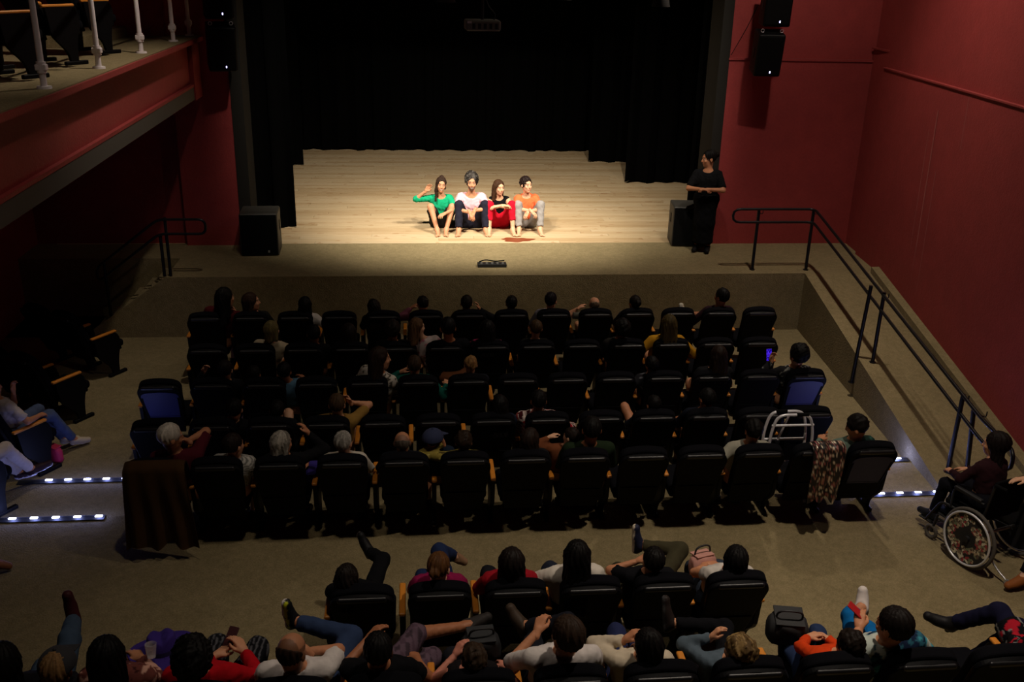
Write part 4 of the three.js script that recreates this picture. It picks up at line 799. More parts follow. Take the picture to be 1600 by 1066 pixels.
// fourth row
sit(4, -1.86, 1.16, 'person with dark hair and pale ear in the fourth row, left part', { skin: SK.a, hair: ['short', BLK], top: '#0e0e10' });
sit(4, -1.43, 1.14, 'person with dark hair and a pale raised knee in the fourth row', { skin: SK.d, hair: ['short', BLK], top: '#101012', bottom: '#141416', leg: 0.6, legR: { knee: [0.12, 0.84, -0.36], ank: [0.1, 0.5, -0.5], toe: [0.1, 0.46, -0.66] } });
sit(4, -0.82, 1.19, 'person with short brown hair and mustard shirt, hand raised to cheek', { skin: SK.a, hair: ['short', '#3c2c1c'], top: '#8a6a34', sleeve: 0.8, neck: 0.09, wide: 1.08, ...face(0.14, 1.14, 1) });
sit(4, 0.87, 1.15, 'person with dark hair and navy jacket in the fourth row centre', { skin: SK.b, hair: ['long', BLK], top: '#161c2c', wide: 1.05 });
sit(4, 1.28, 1.19, 'person in a red and white checked shirt in the fourth row', { skin: SK.b, hair: ['short', BLK], top: ['plaid', '#8e1420', '#c8b8b0', '#3a1014'], fineCloth: true, wide: 1.15, handR: [0.33, 0.7, -0.2] });
sit(4, 2.52, 1.12, 'person with glossy black hair and a bare bent knee in the fourth row', { skin: SK.e, hair: ['short', BLK], top: '#1a2430', bottom: '#33435c', leg: 0.55, look: [0.2, 0, 0], legL: { knee: [-0.2, 0.82, -0.4], ank: [-0.05, 0.48, -0.5], toe: [-0.05, 0.44, -0.66] } });
sit(4, 3.1, 1.18, 'person with short dark hair and dark jacket, fourth row right part', { skin: SK.b, hair: ['short', BLK], top: '#0e121c', wide: 1.12, look: [0.25, 0, 0] });
// fifth row
sit(5, -2.25, 1.35, 'person with white hair and maroon shirt resting head on hand', { seat: 0, skin: SK.e, hair: ['short', '#b8b0a4'], top: '#4e1822', sleeve: 0.9, look: [-1.0, -0.1, -0.1], wide: 1.08, p: [-2.32, FL.r5, -8.5], head: [0.05, 1.19, 0.06], handR: [0.17, 1.1, -0.04], fingR: [-0.7, 0.6, 0.2], palmR: [-0.8, 0.2, 0.5], poleR: [0.9, -1, -0.5] });
sit(5, -1.7, 1.25, 'person with dark brown hair and striped white sleeve in the fifth row', { skin: SK.a, hair: ['short', '#1c1410'], top: ['hoop', '#b4b0a8', '#6e6c68'], fineCloth: true, look: [-0.6, 0, 0], handR: [0.28, 0.7, -0.15] });
sit(5, -1.26, 1.26, 'person with grey bobbed hair and hands held to the face', { skin: SK.e, hair: ['bob', '#8e887e', '#5a564e'], top: '#121214', look: [-0.7, -0.1, 0], handR: [0.24, 1.12, -0.14], fingR: [-0.4, 0.8, 0], poleR: [1, -1, 0] });
sit(5, -0.69, 1.25, 'person with short grey hair and white shirt in the fifth row', { skin: SK.a, hair: ['short', '#6c6862', '#9a968e'], top: '#bab2a4', wide: 1.06, look: [-0.3, 0, 0] });
sit(5, -0.14, 1.24, 'person with a cropped balding head and dark top in the fifth row', { skin: SK.e, hair: ['rim', '#4a423a'], stubble: true, top: '#141820', wide: 1.08 });
sit(5, 0.14, 1.16, 'child in a navy cap with a hand laid on it, fifth row', { seat: 4, s: 0.8, p: [0.15, FL.r5, -8.62], head: [0, 1.03, 0.03], skin: SK.e, hair: ['short', '#10131f'], top: '#16202e' });
sit(5, 0.44, 1.23, 'person with brown hair and yellow patterned top in the fifth row', { skin: SK.e, hair: ['afro', '#22180f'], vol: 1.06, top: ['spots', '#8a7a38', '#c0b060', '#4a4020'], fineCloth: true, handL: [-0.2, 1.0, -0.1], fingL: [-0.3, 0.9, 0] });
sit(5, 1.08, 1.24, 'person with a straight dark brown bob in the fifth row centre', { skin: SK.a, hair: ['bob', '#1e1510'], top: '#17171a', look: [-0.5, 0, 0] });
sit(5, 1.5, 1.19, 'small child with dark hair leaning on the neighbour in olive, fifth row', { seat: 7, s: 0.72, p: [1.45, FL.r5, -8.6], head: [0.05, 1.04, 0.04], skin: SK.d, hair: ['short', '#1a120e'], top: '#6a3c24', look: [0.8, 0, 0], handL: [-0.15, 1.0, -0.05] });
sit(5, 1.67, 1.33, 'person with black hair and a broad dark olive jumper in the fifth row', { skin: SK.b, hair: ['short', BLK], top: '#1c2818', wide: 1.18, neck: 0.09 });
sit(5, 3.28, 1.28, 'person with black hair and a grey shirt beside the walking frame', { skin: SK.b, hair: ['afro', BLK], top: '#8a8678', wide: 1.1, handL: [-0.32, 0.7, -0.1] });
sit(5, 4.33, 1.3, 'person with dark hair leaning left in a green floral top, right end of fifth row', { skin: SK.e, hair: ['curly', '#100c0a'], top: ['leaves', '#1e3a32', '#5a6a60', '#142420', '#2c5048'], fineCloth: true, look: [0.9, -0.3, 0.2], handL: [-0.42, 0.92, -0.12], poleL: [-0.5, -0.2, 1] });
// short row behind the aisle
sit(6, -0.53, 1.18, 'person in black with one leg crossed high, left end of short row', { skin: SK.b, hair: ['long', DK], hairLen: 0.22, top: '#0c0c0f', bottom: '#0d0d10', shoe: '#0c0c0e', sole: '#c8c0b8', look: [-0.5, -0.1, 0.1], legR: { knee: [0.12, 0.73, -0.62], ank: [0.01, 0.66, -0.84], toe: [-0.07, 0.78, -0.92] } });
sit(6, 0.15, 1.24, 'person with fair hair in a bun and magenta top, short row', { skin: SK.d, hair: ['bun', '#4c3018'], bunUp: -0.04, top: '#7c1440', sleeve: 0.6, bottom: '#1c2848', shoe: '#8a6a50', sole: '#5a4434', look: [-0.3, -0.2, 0], legR: { knee: [0.02, 0.78, -0.64], ank: [0.14, 0.56, -0.9], toe: [0.24, 0.46, -0.95] } });
sit(6, 0.7, 1.26, 'person with shoulder length dark hair and red top in the short row', { skin: SK.a, hair: ['bob', '#16100d'], vol: 1.05, top: '#8e1420', bottom: '#17171c' });
sit(6, 1.2, 1.3, 'person with very long straight black hair and a white blouse', { skin: SK.e, hair: ['long', '#0b0908'], hairLen: 0.42, top: '#c4bcb0', sleeve: 0.85, bottom: '#202430', handL: [-0.3, 0.72, -0.32], poleL: [-1, -0.1, 0.4] });
sit(6, 1.8, 1.23, 'person in a black top with olive trousers, ankle over knee', { skin: SK.e, hair: ['short', '#0c0908'], top: '#0e0e12', sleeve: 0.7, bottom: '#3a3626', shoe: '#1c2036', sole: '#c8bca8', legR: { knee: [0.34, 0.74, -0.6], ank: [0.03, 0.7, -0.74], toe: [-0.02, 0.87, -0.76] }, handL: [-0.12, 0.88, -0.25], fingL: [0.7, 0.5, 0], poleL: [-1, -0.3, 0.2] });
sit(6, 2.45, 1.22, 'person with a smooth black bob holding a pink bag, right end of short row', { skin: SK.e, hair: ['bob', '#0b0909'], vol: 1.06, top: '#b8b0a8', sleeve: 0.4, bottom: '#2c3440', handL: [-0.06, 0.72, -0.4], fingL: [0.9, 0.1, 0], poleL: [-1, -0.2, 0.2], handR: [0.2, 0.7, -0.35] });
// nearest row
sit(7, -2.5, 1.47, 'person with black hair cut off by the lower left corner', { seat: 0, hip: [0.15, 0.565, -0.2], skin: SK.e, hair: ['bob', BLK], vol: 1.1, top: '#151518', bottom: '#17171c', head: [0.64, 1.14, 0.06] });
sit(7, -2.22, 1.44, 'person with fair hair under a grey cap, jeans and dark red shoe', { seat: 1, hip: [0.1, 0.565, -0.2], head: [0.36, 1.08, 0.06], skin: SK.d, hair: ['short', '#7a5c3a'], top: '#1a1a1e', bottom: '#3c4c60', shoe: '#3c1218', sole: '#3c1218', legR: { knee: [0.17, 0.77, -0.66], ank: [0.08, 0.68, -1.0], toe: [0.05, 0.86, -1.04] } });
sit(7, -1.89, 1.52, 'person with long straight black hair resting a hand by the purple hat', { seat: 2, skin: SK.e, hair: ['long', '#0a0808'], hairLen: 0.34, vol: 1.08, top: ['spots', '#6a3a34', '#c89a88', '#3a1c1c'], fineCloth: true, bottom: '#23304e', handR: [0.12, 0.76, -0.42] });
sit(7, -1.38, 1.5, 'person with big black curly hair, red jumper and pinstriped trousers', { seat: 3, skin: SK.a, hair: ['afro', '#0a0808'], vol: 1.32, top: '#a80e1a', wide: 1.1, bottom: ['stripe', '#141418', '#55555a'], fineCloth: true, legR: { knee: [0.27, 0.68, -0.6], ank: [0.22, 0.1, -0.6] }, legL: { knee: [-0.01, 0.7, -0.62], ank: [0.0, 0.1, -0.6] }, handR: [0.22, 0.8, -0.4], fingR: [-0.5, 0.6, -0.5], handL: [0.02, 0.78, -0.4] });
sit(7, -0.79, 1.5, 'bald person in a white T-shirt with jeans, sneaker resting on knee', { seat: 4, skin: SK.e, hair: ['rim', '#2a1c14'], stubble: true, top: '#c8c0bc', sleeve: 0.75, neck: 0.092, wide: 1.12, bottom: '#2c3a58', shoe: '#16161a', sole: '#d8d0cc', mark: '#b8c020', look: [-0.35, -0.2, 0], legR: { knee: [0.33, 0.71, -0.64], ank: [-0.09, 0.69, -0.86], toe: [-0.14, 0.86, -0.84] }, handR: [0.08, 0.98, -0.16], fingR: [-0.6, 0.7, 0], poleR: [1, -0.5, 0] });
sit(7, -0.26, 1.48, 'person with cropped black hair and black T-shirt, plaid shorts and bare calf', { seat: 5, skin: SK.b, hair: ['short', '#0c0a09'], stubble: true, top: '#0d0d10', sleeve: 0.6, neck: 0.092, wide: 1.1, bottom: ['plaid', '#4e3c48', '#5a4854', '#3c3038'], fineCloth: true, leg: 1.1, shoe: '#2a2624', legL: { knee: [0.2, 0.69, -0.66], ank: [0.56, 0.62, -0.82], toe: [0.72, 0.66, -0.86] }, legR: { knee: [0.3, 0.56, -0.56], ank: [0.34, 0.1, -0.6] }, handL: [-0.13, 0.84, -0.44], fingL: [0.6, 0.5, -0.4], handR: [0.2, 0.68, -0.4] });
sit(7, 0.34, 1.38, 'person with tousled brown hair and bare shoulders holding a black bag', { seat: 6, skin: '#c07c68', hair: ['curly', '#2c2016'], vol: 1.05, top: '#151214', sleeve: 0, neck: 0.12, bottom: '#1a1a20', handL: [-0.13, 0.8, -0.28], fingL: [0.4, 0.6, -0.4], handR: [0.22, 0.66, -0.3] });
sit(7, 0.93, 1.53, 'person with brown hair and a white shirt, brown shoe on knee', { seat: 7, skin: SK.e, hair: ['short', '#2c2018'], vol: 1.05, top: '#c6beba', sleeve: 1.0, wide: 1.14, bottom: '#17181f', shoe: '#3c3026', sole: '#3c3026', look: [0.4, -0.1, 0], legR: { knee: [0.1, 0.76, -0.62], ank: [-0.17, 0.6, -0.8], toe: [-0.28, 0.7, -0.9] }, handL: [-0.15, 0.9, -0.36], fingL: [0.3, 0.5, -0.6], curlL: 0.9 });
sit(7, 1.46, 1.43, 'person with dark hair and a cream shirt, hand held to the chin', { seat: 8, skin: SK.e, hair: ['bob', '#0e0b0a'], top: '#bcae98', wide: 1.06, bottom: '#23294a', look: [0.5, -0.1, 0], legL: { knee: [-0.12, 0.66, -0.62], ank: [-0.1, 0.1, -0.6] }, handL: [-0.17, 0.96, -0.16], fingL: [0.6, 0.6, 0], poleL: [-1, -0.6, 0] });
sit(7, 2.06, 1.36, 'person with curly fair hair and a denim jacket, black trousers crossed', { seat: 9, skin: SK.a, hair: ['curly', '#4a3820', '#8a7048'], vol: 1.22, top: '#4c5862', wide: 1.06, bottom: '#0e0e12', shoe: '#241c1a', look: [0.5, -0.1, 0], legR: { knee: [0.1, 0.67, -0.62], ank: [-0.26, 0.63, -0.74], toe: [-0.31, 0.8, -0.8] }, handL: [-0.16, 0.95, -0.16], fingL: [0.4, 0.7, 0.1], poleL: [-1, -0.7, 0] });
sit(7, 2.82, 1.36, 'person with dark brown hair and an orange jumper hugging a black backpack', { seat: 10, skin: SK.a, hair: ['afro', '#17100c'], vol: 1.1, top: '#c23a12', wide: 1.05, bottom: '#23304e', look: [0.3, -0.2, 0], legR: { knee: [0.22, 0.6, -0.6], ank: [0.2, 0.1, -0.56] }, handL: [0.05, 0.72, -0.4], fingL: [0.9, 0.2, -0.2], poleL: [-1, -0.1, 0], handR: [0.2, 0.7, -0.4] });
sit(7, 3.1, 1.5, 'person with neat dark hair in a teal patterned shirt and blue shorts', { seat: 11, skin: SK.e, hair: ['short', '#120d0b'], vol: 1.04, top: ['leaves', '#2a5a6c', '#a8b0a8', '#142038', '#3c8a98'], fineCloth: true, sleeve: 0.8, wide: 1.14, neck: 0.092, bottom: '#0c5a96', leg: 1.12, shoe: '#c4bcb8', sole: '#c4bcb8', look: [0.5, -0.1, 0], legL: { knee: [-0.1, 0.7, -0.64], ank: [0.12, 0.56, -0.92], toe: [0.15, 0.66, -1.0] }, handL: [-0.16, 0.78, -0.4], fingL: [0.2, 0.5, -0.6], handR: [0.2, 0.66, -0.3] });
sit(7, 4.47, 1.48, 'person in a black rose print dress and black heeled boots at the right edge', { seat: 13, skin: SK.e, hair: ['long', BLK], top: ['spots', '#0c0c10', '#a01828', '#7a7a78'], fineCloth: true, dress: ['spots', '#0c0c10', '#a01828', '#7a7a78'], bottom: '#121228', leg: 1.9, boot: true, shoe: '#131214', sole: '#131214', legL: { knee: [-0.14, 0.72, -0.6], ank: [-0.32, 0.42, -0.86], toe: [-0.48, 0.44, -0.94] }, legR: { knee: [0.05, 0.56, -0.6], ank: [-0.3, 0.16, -0.66], toe: [-0.4, 0.06, -0.74] } });
// left block
const sitL = (i, o) => { const [x, y, z] = LB[i]; return person({ p: [x, y, z], turn: LT, hip: [0, 0.565, -0.16], group: 'seated audience', ...o }); };
sitL(2, { label: 'person in a white T-shirt and jeans in the left block, white sneakers forward', head: [0.02, 1.12, 0.0], skin: SK.e, hair: ['short', BLK], top: '#b4aaa8', sleeve: 0.8, bottom: '#4a5674', shoe: '#b8a890', sole: '#d0c4b0', look: [-0.2, 0, 0], legR: { knee: [0.1, 0.58, -0.58], ank: [0.04, 0.12, -0.88], toe: [0.08, 0.06, -1.04] }, legL: { knee: [-0.1, 0.6, -0.58], ank: [-0.08, 0.12, -0.84], toe: [-0.06, 0.06, -1.0] }, handR: [0.2, 0.68, -0.38], handL: [0.05, 1.0, -0.22], fingL: [0, 1, -0.1] });
sitL(3, { label: 'person in white trousers in the left block, dark sneaker with a white sole', head: [-0.05, 1.12, 0.08], hip: [-0.02, 0.565, -0.2], skin: SK.e, hair: ['short', BLK], top: '#c0a890', bottom: '#c2b6b2', shoe: '#2c1820', sole: '#d8d0d8', legR: { knee: [0.05, 0.58, -0.62], ank: [-0.06, 0.16, -0.94], toe: [0.0, 0.16, -1.12] }, legL: { knee: [-0.14, 0.56, -0.6], ank: [-0.16, 0.12, -0.86], toe: [-0.14, 0.06, -1.02] } });

sitL(4, { label: 'person almost outside the left edge with one bare sandalled foot showing', head: [-0.1, 1.12, 0.08], skin: SK.b, hair: ['short', BLK], top: '#2a2424', bottom: '#1a1a1e', leg: 1.1, shoe: '#8a5a40', sole: '#5a3a28', legR: { knee: [0.26, 0.55, -0.5], ank: [0.42, 0.17, -0.82], toe: [0.5, 0.06, -0.96] } });

// ---------------------------------------------------------------- wheelchair and its user
{
  const W = [5.56, FL.r5, -7.8], th = 0.326;
  const t = thing('wheelchair', 'black wheelchair with flower print wheel covers on the cross aisle', 'wheelchair', W, th);
  const tyre = std(0x4c463f, 0.85), fl = new THREE.MeshStandardMaterial({ roughness: 0.7, map: (() => {
    const c = document.createElement('canvas'); c.width = c.height = 512; const g = c.getContext('2d'); g.fillStyle = '#1a1614'; g.fillRect(0, 0, 512, 512);
    const pal = ['#b8ac90', '#7a6a54', '#c8c0a4', '#8e3034', '#6a7054', '#a08a6c', '#584a3a'];
    for (let i = 0; i < 80; i++) { const a = rnd() * 6.283, r = 110 + rnd() * 125, x = 256 + r * Math.cos(a), y = 256 + r * Math.sin(a), s = 16 + rnd() * 20; for (let k = 0; k < 6; k++) { g.fillStyle = pal[(i + (k >> 1)) % 7]; g.beginPath(); g.arc(x + s * 0.6 * Math.cos(k * 1.05), y + s * 0.6 * Math.sin(k * 1.05), s * 0.5, 0, 6.3); g.fill(); } g.fillStyle = '#3a2a1c'; g.beginPath(); g.arc(x, y, s * 0.3, 0, 6.3); g.fill(); }
    g.fillStyle = '#141414'; g.beginPath(); g.arc(256, 256, 92, 0, 6.3); g.fill();
    const tx = new THREE.CanvasTexture(c); tx.colorSpace = THREE.SRGBColorSpace; return tx; })() });
  for (const s of [-1, 1]) {
    const w = new THREE.Group(); w.name = 'wheel'; w.position.set(s * 0.31, 0.305, 0.02); w.rotation.z = s * 0.04; t.add(w);
    mesh('tyre', new THREE.TorusGeometry(0.288, 0.018, 10, 48).rotateY(Math.PI / 2), tyre, w);
    mesh('hand_rim', new THREE.TorusGeometry(0.262, 0.011, 8, 48).rotateY(Math.PI / 2).translate(s * 0.035, 0, 0), M.chrome, w);
    const cv = mesh('wheel_cover', new THREE.CylinderGeometry(0.25, 0.25, 0.008, 48).rotateX(Math.PI / 2).rotateY(Math.PI / 2).translate(s * 0.02, 0, 0), s < 0 ? fl : std(0x131313, 0.7), w); if (s < 0) cv.userData.label = 'flower print wheel cover';
    mesh('hub', new THREE.CylinderGeometry(0.03, 0.035, 0.06, 16).rotateZ(Math.PI / 2).translate(s * 0.02, 0, 0), M.dark, w);
  }
  for (const s of [-1, 1]) { mesh('caster', new THREE.TorusGeometry(0.062, 0.018, 8, 24).rotateY(Math.PI / 2).translate(s * 0.24, 0.08, -0.47), tyre, t); mesh('caster_fork', bar([s * 0.24, 0.08, -0.47], [s * 0.24, 0.3, -0.43], 0.014), M.dark, t); }
  for (const s of [-1, 1]) mesh('side_frame', merge([pipe([[s * 0.24, 0.92, 0.12], [s * 0.24, 0.48, 0.06], [s * 0.24, 0.46, -0.42], [s * 0.2, 0.14, -0.6]], 0.013, 0.07), pipe([[s * 0.24, 0.3, 0.05], [s * 0.24, 0.26, -0.42]], 0.012), pipe([[s * 0.25, 0.46, -0.3], [s * 0.25, 0.68, -0.3], [s * 0.25, 0.68, 0.06]], 0.011, 0.05)]), M.dark, t);
  mesh('axle', bar([-0.3, 0.305, 0.02], [0.3, 0.305, 0.02], 0.016), M.metal, t);
  mesh('seat', rbox(0.44, 0.06, 0.44, 0.025).translate(0, 0.48, -0.19), M.black, t);
  mesh('backrest', rbox(0.46, 0.44, 0.03, 0.014).rotateX(0.13).translate(0, 0.73, 0.09), M.black, t);
  for (const s of [-1, 1]) { mesh('armrest', rbox(0.05, 0.035, 0.32, 0.014).translate(s * 0.25, 0.7, -0.13), M.dark, t); mesh('push_handle', bar([s * 0.24, 0.92, 0.12], [s * 0.24, 0.93, 0.25], 0.018), M.black, t); mesh('footrest', rbox(0.14, 0.015, 0.18, 0.006).translate(s * 0.11, 0.12, -0.62), M.dark, t); }
  mesh('anti_tip_bar', merge([pipe([[-0.2, 0.26, 0.08], [-0.2, 0.1, 0.3], [-0.2, 0.05, 0.42]], 0.01, 0.05), new THREE.CylinderGeometry(0.03, 0.03, 0.02, 14).rotateZ(Math.PI / 2).translate(-0.2, 0.035, 0.43)]), M.metal, t);
  person({ label: 'person with long curly dark hair and maroon top sitting in the wheelchair', p: W, turn: th, hip: [0, 0.61, -0.1], head: [0.03, 1.14, -0.2], skin: SK.a, hair: ['wavy', '#140e0c'], vol: 1.26, hairLen: 0.34, top: '#2a1418', bottom: '#101016', shoe: '#18181c', look: [0.55, -0.1, 0], legR: { knee: [0.11, 0.58, -0.52], ank: [0.11, 0.2, -0.6], toe: [0.12, 0.155, -0.75] }, legL: { knee: [-0.11, 0.58, -0.52], ank: [-0.11, 0.2, -0.6], toe: [-0.12, 0.155, -0.75] }, handR: [0.1, 0.72, -0.48], handL: [-0.12, 0.74, -0.48] });
  person({ label: 'person in dark clothes at the right edge reaching a hand towards the wheelchair', p: [6.12, FL.r5, -7.58], turn: 1.75, hip: [0, 0.92, 0], head: [0, 1.55, -0.05], s: 1, skin: SK.d, hair: ['short', BLK], top: '#101014', sleeve: 1.5, bottom: '#121218', shoe: '#8a5026', sole: '#5a3418', legR: { knee: [0.1, 0.5, -0.03], ank: [0.1, 0.1, 0], toe: [0.12, 0.045, -0.17] }, legL: { knee: [-0.14, 0.52, -0.34], ank: [-0.2, 0.12, -0.52], toe: [-0.21, 0.06, -0.7] }, handR: [0.1, 0.98, -0.47], fingR: [0.2, -0.05, -1], curlR: 0.3, handL: [-0.05, 0.98, -0.3] });
}
// ---------------------------------------------------------------- things the audience brought
{ // folded walking frame between fourth and fifth rows
  const t = thing('walking_frame', 'folded silver walking frame standing between the fourth and fifth rows', 'walking frame', [3.86, FL.r5, -9.0]);
  const loop = (z, x0, x1) => pipe([[x0 - 0.02, 0.02, z], [x0, 0.86, z], [x0 + 0.05, 1.06, z], [x1 - 0.05, 1.06, z], [x1, 0.86, z], [x1 + 0.02, 0.02, z]], 0.016, 0.09);
  mesh('side_frame', loop(0, -0.23, 0.22), M.chrome, t); mesh('side_frame', loop(0.09, -0.19, 0.26), M.chrome, t);
  mesh('crossbar', merge([bar([-0.22, 0.74, 0], [0.22, 0.74, 0], 0.014), bar([-0.19, 0.94, 0.09], [0.26, 0.94, 0.09], 0.014), bar([-0.08, 0.74, 0.02], [0.0, 1.05, 0.05], 0.011)]), M.chrome, t);
  mesh('handgrip', bar([-0.13, 1.062, 0.0], [-0.01, 1.062, 0.0], 0.02), M.black, t); mesh('handgrip', bar([0.06, 1.062, 0.09], [0.19, 1.062, 0.09], 0.02), M.black, t);
}
// cloth hung over a seat back: path runs from the front, over the top and down the rear
function drape(label, name, x, y, z, wTop, wBot, path, col, mat, folds, amp) {
  const nu = 36, nv = 40, pos = [], idx = [], cl = [], th = 0.012, pts = path.map(p => V(0, p[0], p[1])), cv = new THREE.CatmullRomCurve3(pts, false, 'catmullrom', 0.3);
  for (const side of [0, 1]) for (let j = 0; j <= nv; j++) for (let i = 0; i <= nu; i++) {
    const v = j / nv, u = i / nu * 2 - 1, p = cv.getPointAt(v), tg = cv.getTangentAt(v), n = V(0, tg.z, -tg.y).multiplyScalar(-1), hang = Math.max(0, (v - 0.3) / 0.7);
    const w = wTop + (wBot - wTop) * hang, f = amp * hang * Math.sin(u * folds + 0.8 * Math.sin(v * 5)) + 0.02 * hang * Math.sin(u * 3.1 + 1), e = Math.max(0, Math.abs(u) - 0.8) * 0.3;
    const q = p.clone().addScaledVector(n, f + side * th); const X = u * w, Y = q.y - e * 0.4 + (j === nv ? 0.03 * Math.sin(u * 7) : 0);
    pos.push(X, Y, q.z - e * 0.35); const c = col(X, p.y, p.z, v); cl.push(...c);
  }
  const W = nu + 1, N = W * (nv + 1);
  for (let j = 0; j < nv; j++) for (let i = 0; i < nu; i++) { const a = j * W + i, b = a + 1, c = a + W, d = c + 1; idx.push(a, b, d, a, d, c, N + a, N + d, N + b, N + a, N + c, N + d); }
  const edge = (a, b) => idx.push(a, N + a, N + b, a, N + b, b);
  for (let i = 0; i < nu; i++) { edge(i + 1, i); edge(nv * W + i, nv * W + i + 1); } for (let j = 0; j < nv; j++) { edge(j * W, (j + 1) * W); edge((j + 1) * W + nu, j * W + nu); }
  const g = new THREE.BufferGeometry(); g.setAttribute('position', new THREE.Float32BufferAttribute(pos, 3)); g.setAttribute('color', new THREE.Float32BufferAttribute(cl, 3)); g.setIndex(idx); g.computeVertexNormals();
  const t = single(name, g, mat, label, 'clothing'); t.position.set(x, y, z); return t;
}
const overBack = [[0.78, 0.03], [0.92, 0.1], [1.03, 0.17], [1.05, 0.23], [1.0, 0.31], [0.8, 0.32], [0.55, 0.3], [0.3, 0.29], [0.16, 0.28]];
drape('brown coat draped over the leftmost seat of the fifth row', 'coat', seatX[4][0] + 0.04, FL.r5, -8.48, 0.27, 0.34, overBack, pattern('#3e2a15'), MP.cloth, 11, 0.035);
drape('jacket with gold and silver sequins draped over a seat by the walking frame', 'sequin_jacket', seatX[4][11] + 0.08, FL.r5, -8.5, 0.17, 0.15, overBack.slice(0, 8).map(p => [p[0] < 0.4 ? 0.46 : p[0] + 0.03, p[1] + 0.012]), (x, y, z) => { const k = hash(Math.floor(x * 90), Math.floor(y * 90), 3); return k > 0.9 ? [0.7, 0.58, 0.42] : k > 0.8 ? [0.32, 0.16, 0.1] : k > 0.7 ? [0.3, 0.08, 0.08] : [0.02, 0.016, 0.014]; }, new THREE.MeshStandardMaterial({ vertexColors: true, roughness: 0.35, metalness: 0.4 }), 9, 0.02);
{ // purple hat on a lap, clear cup beside it
  const t = thing('felt_hat', 'purple wide brimmed felt hat resting on a lap at the lower left', 'hat', [-1.75, FL.r7 + 0.74, -5.7]);
  const m = std(0x2c1470, 0.9), lp = [[0, 0.13], [0.045, 0.125], [0.075, 0.135], [0.092, 0.115], [0.1, 0.05], [0.105, 0.012], [0.16, 0.0], [0.22, 0.012], [0.225, 0.006], [0.16, -0.008], [0.1, 0.002]].map(p => new THREE.Vector2(...p));
  const g = new THREE.LatheGeometry(lp, 40); const p = g.attributes.position; for (let i = 0; i < p.count; i++) { const r = Math.hypot(p.getX(i), p.getZ(i)), a = Math.atan2(p.getZ(i), p.getX(i)); if (r > 0.12) p.setY(i, p.getY(i) + 0.022 * Math.cos(2 * a + 0.5) * (r - 0.12) / 0.1); else if (p.getY(i) > 0.1) p.setY(i, p.getY(i) - 0.03 * Math.exp(-((p.getX(i) / 0.03) ** 2))); } g.computeVertexNormals();
  mesh('crown_and_brim', g, m, t); mesh('band', new THREE.CylinderGeometry(0.1035, 0.107, 0.028, 32, 1, true).translate(0, 0.03, 0), std(0x180a40, 0.7), t);
  t.rotation.set(-0.08, 0.3, 0.03);
  const c = thing('plastic_cup', 'clear plastic cup held in front of the purple hat', 'cup', [-1.78, FL.r7 + 0.81, -5.55]);
  mesh('cup', new THREE.LatheGeometry([[0, 0.002], [0.024, 0.0], [0.026, 0.004], [0.036, 0.095], [0.0375, 0.098], [0.0385, 0.095], [0.0275, 0.0], [0.025, -0.002], [0, -0.002]].map(q => new THREE.Vector2(...q)), 28), new THREE.MeshPhysicalMaterial({ color: 0xffffff, transmission: 0.8, roughness: 0.12, thickness: 0, ior: 1.5 }), c);
  c.rotation.x = -0.15;
}
function bag(label, x, y, z, w, h, d, color, turn, strap = true, tilt = 0) {
  const t = thing('handbag', label, 'bag', [x, y, z], turn); t.rotation.order = 'YXZ'; t.rotation.x = tilt;
  const g = new THREE.SphereGeometry(1, 24, 16), p = g.attributes.position;
  for (let i = 0; i < p.count; i++) { const f = v => Math.sign(v) * Math.pow(Math.abs(v), 0.6), X = p.getX(i), Y = p.getY(i), Z = p.getZ(i); const k = 1 + 0.05 * Math.sin(X * 9 + Y * 5) * Math.cos(Z * 7); p.setXYZ(i, f(X) * w / 2 * k * (1 - 0.12 * Y), (f(Y) + 1) * h / 2, f(Z) * d / 2 * k); }
  g.computeVertexNormals(); const m = std(color, 0.75); mesh('body', g, m, t);
  mesh('flap', rbox(w * 0.7, 0.012, d * 0.9, 0.005).rotateX(0.15).translate(0, h * 0.98, 0), m, t);
  if (strap) mesh('strap', pipe([[-w * 0.32, h * 0.9, 0], [-w * 0.28, h + 0.07, d * 0.2], [w * 0.28, h + 0.07, d * 0.2], [w * 0.32, h * 0.9, 0]], 0.008, 0.06), M.dark, t);
}
bag('pink handbag with a dark strap on a lap at the end of the short row', R6X[5] - 0.06, FL.r5 + 0.58, -6.84, 0.24, 0.2, 0.14, 0xb88478, 0.3, true, -0.3);
bag('black backpack with a brown loop on the lap of the person in orange', R7X[10] - 0.04, FL.r7 + 0.58, -5.72, 0.3, 0.22, 0.22, 0x1a1a1c, -0.2);
bag('black handbag on the lap of the person with bare shoulders', R7X[6] + 0.06, FL.r7 + 0.6, -5.66, 0.28, 0.2, 0.18, 0x121418, 0.1);
bag('purple bundle on the lap beside the grey bobbed hair, fifth row', -0.99, FL.r5 + 0.55, -8.75, 0.24, 0.12, 0.26, 0x2a1c78, 0, false);
bag('pink bag on the floor under the left block seat', -4.15, 0, -10.55, 0.2, 0.2, 0.1, 0xb02048, LT, false);
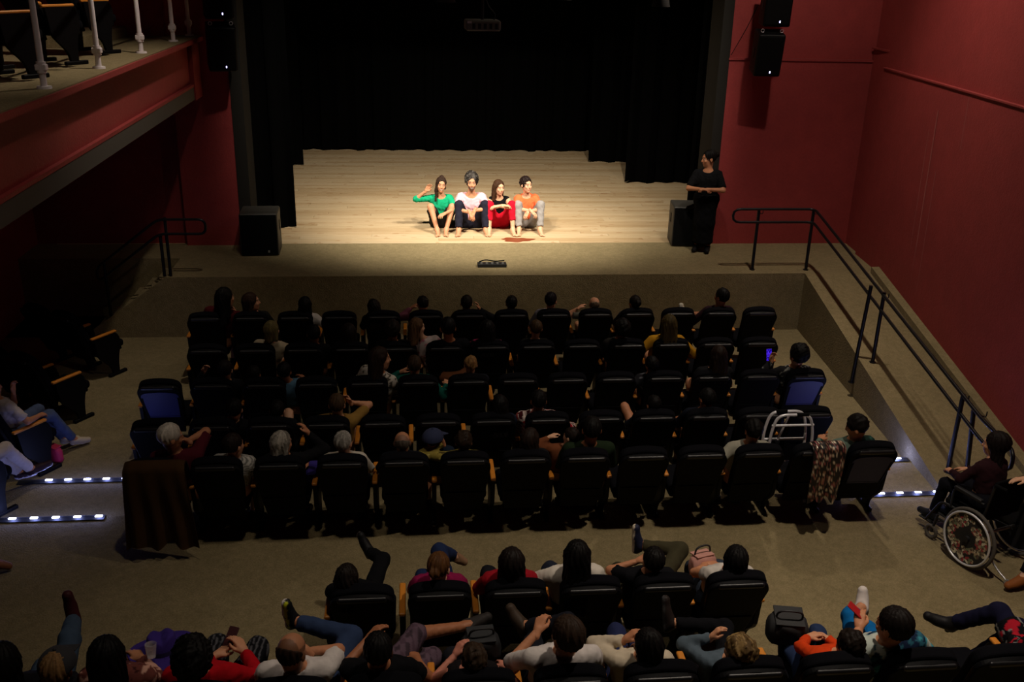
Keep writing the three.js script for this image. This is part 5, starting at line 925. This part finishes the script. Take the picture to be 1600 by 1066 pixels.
function phone(label, x, y, z, rx, ry, color, glow) {
  const t = thing('phone', label, 'phone', [x, y, z], ry); t.rotation.order = 'YXZ'; t.rotation.x = rx;
  mesh('case', rbox(0.075, 0.155, 0.01, 0.005, 2), std(color, 0.5), t);
  if (glow) { mesh('screen', rbox(0.068, 0.145, 0.002, 0.001).translate(0, 0, 0.0058), new THREE.MeshStandardMaterial({ color: 0x000000, emissive: 0x6a3cff, emissiveIntensity: 0.7, emissiveMap: tex(64, (u, v) => { const k = vnoise(u * 7, v * 12, 16, 88); return k > 0.6 ? [230, 190, 255] : k > 0.35 ? [90, 50, 220] : [20, 10, 60]; }) }), t); const l = new THREE.PointLight(0x8a6cff, 0.006); l.name = 'glow'; l.position.set(0, 0, 0.03); l.castShadow = true; t.add(l); }
}
phone('lit phone with a violet screen held up at the right end of the third row', 4.33, 1.06, -10.9, -0.25, 0.15, 0x111114, true);
phone('red phone held over the blue shorts in the nearest row', R7X[11] - 0.15, FL.r7 + 0.86, -5.66, -1.0, 0.9, 0xa01418, false);
phone('dark red phone held above the pinstriped trousers', R7X[3] + 0.11, FL.r7 + 0.84, -5.68, -0.9, -0.4, 0x3a1216, false);
{ // the fourth-from-left head in the nearest row wears a flat grey cap; the child in the fifth row a navy one
  const cap = (label, p, col, s, turn) => { const t = thing('cap', label, 'cap', p, turn); const g = new THREE.SphereGeometry(0.112 * s, 24, 12, 0, Math.PI * 2, 0, Math.PI * 0.52).scale(1, 0.95, 1.12); mesh('crown', g, std(col, 0.9), t); mesh('peak', rbox(0.15 * s, 0.012, 0.09 * s, 0.005).rotateX(-0.25).translate(0, 0.0, -0.15 * s), std(col, 0.9), t); mesh('button', new THREE.SphereGeometry(0.012, 8, 6).translate(0, 0.107 * s, 0), std(col, 0.9), t); };
  cap('flat grey cap worn by the person in jeans at the lower left', [R7X[1] + 0.36, FL.r7 + 1.12, -5.13], 0x2a2a2e, 1, 0);
  cap('navy cap worn by the child in the fifth row', [0.15, FL.r5 + 1.06, -8.57], 0x1c2442, 0.92, -0.6);
}

renderer.render(scene, camera);
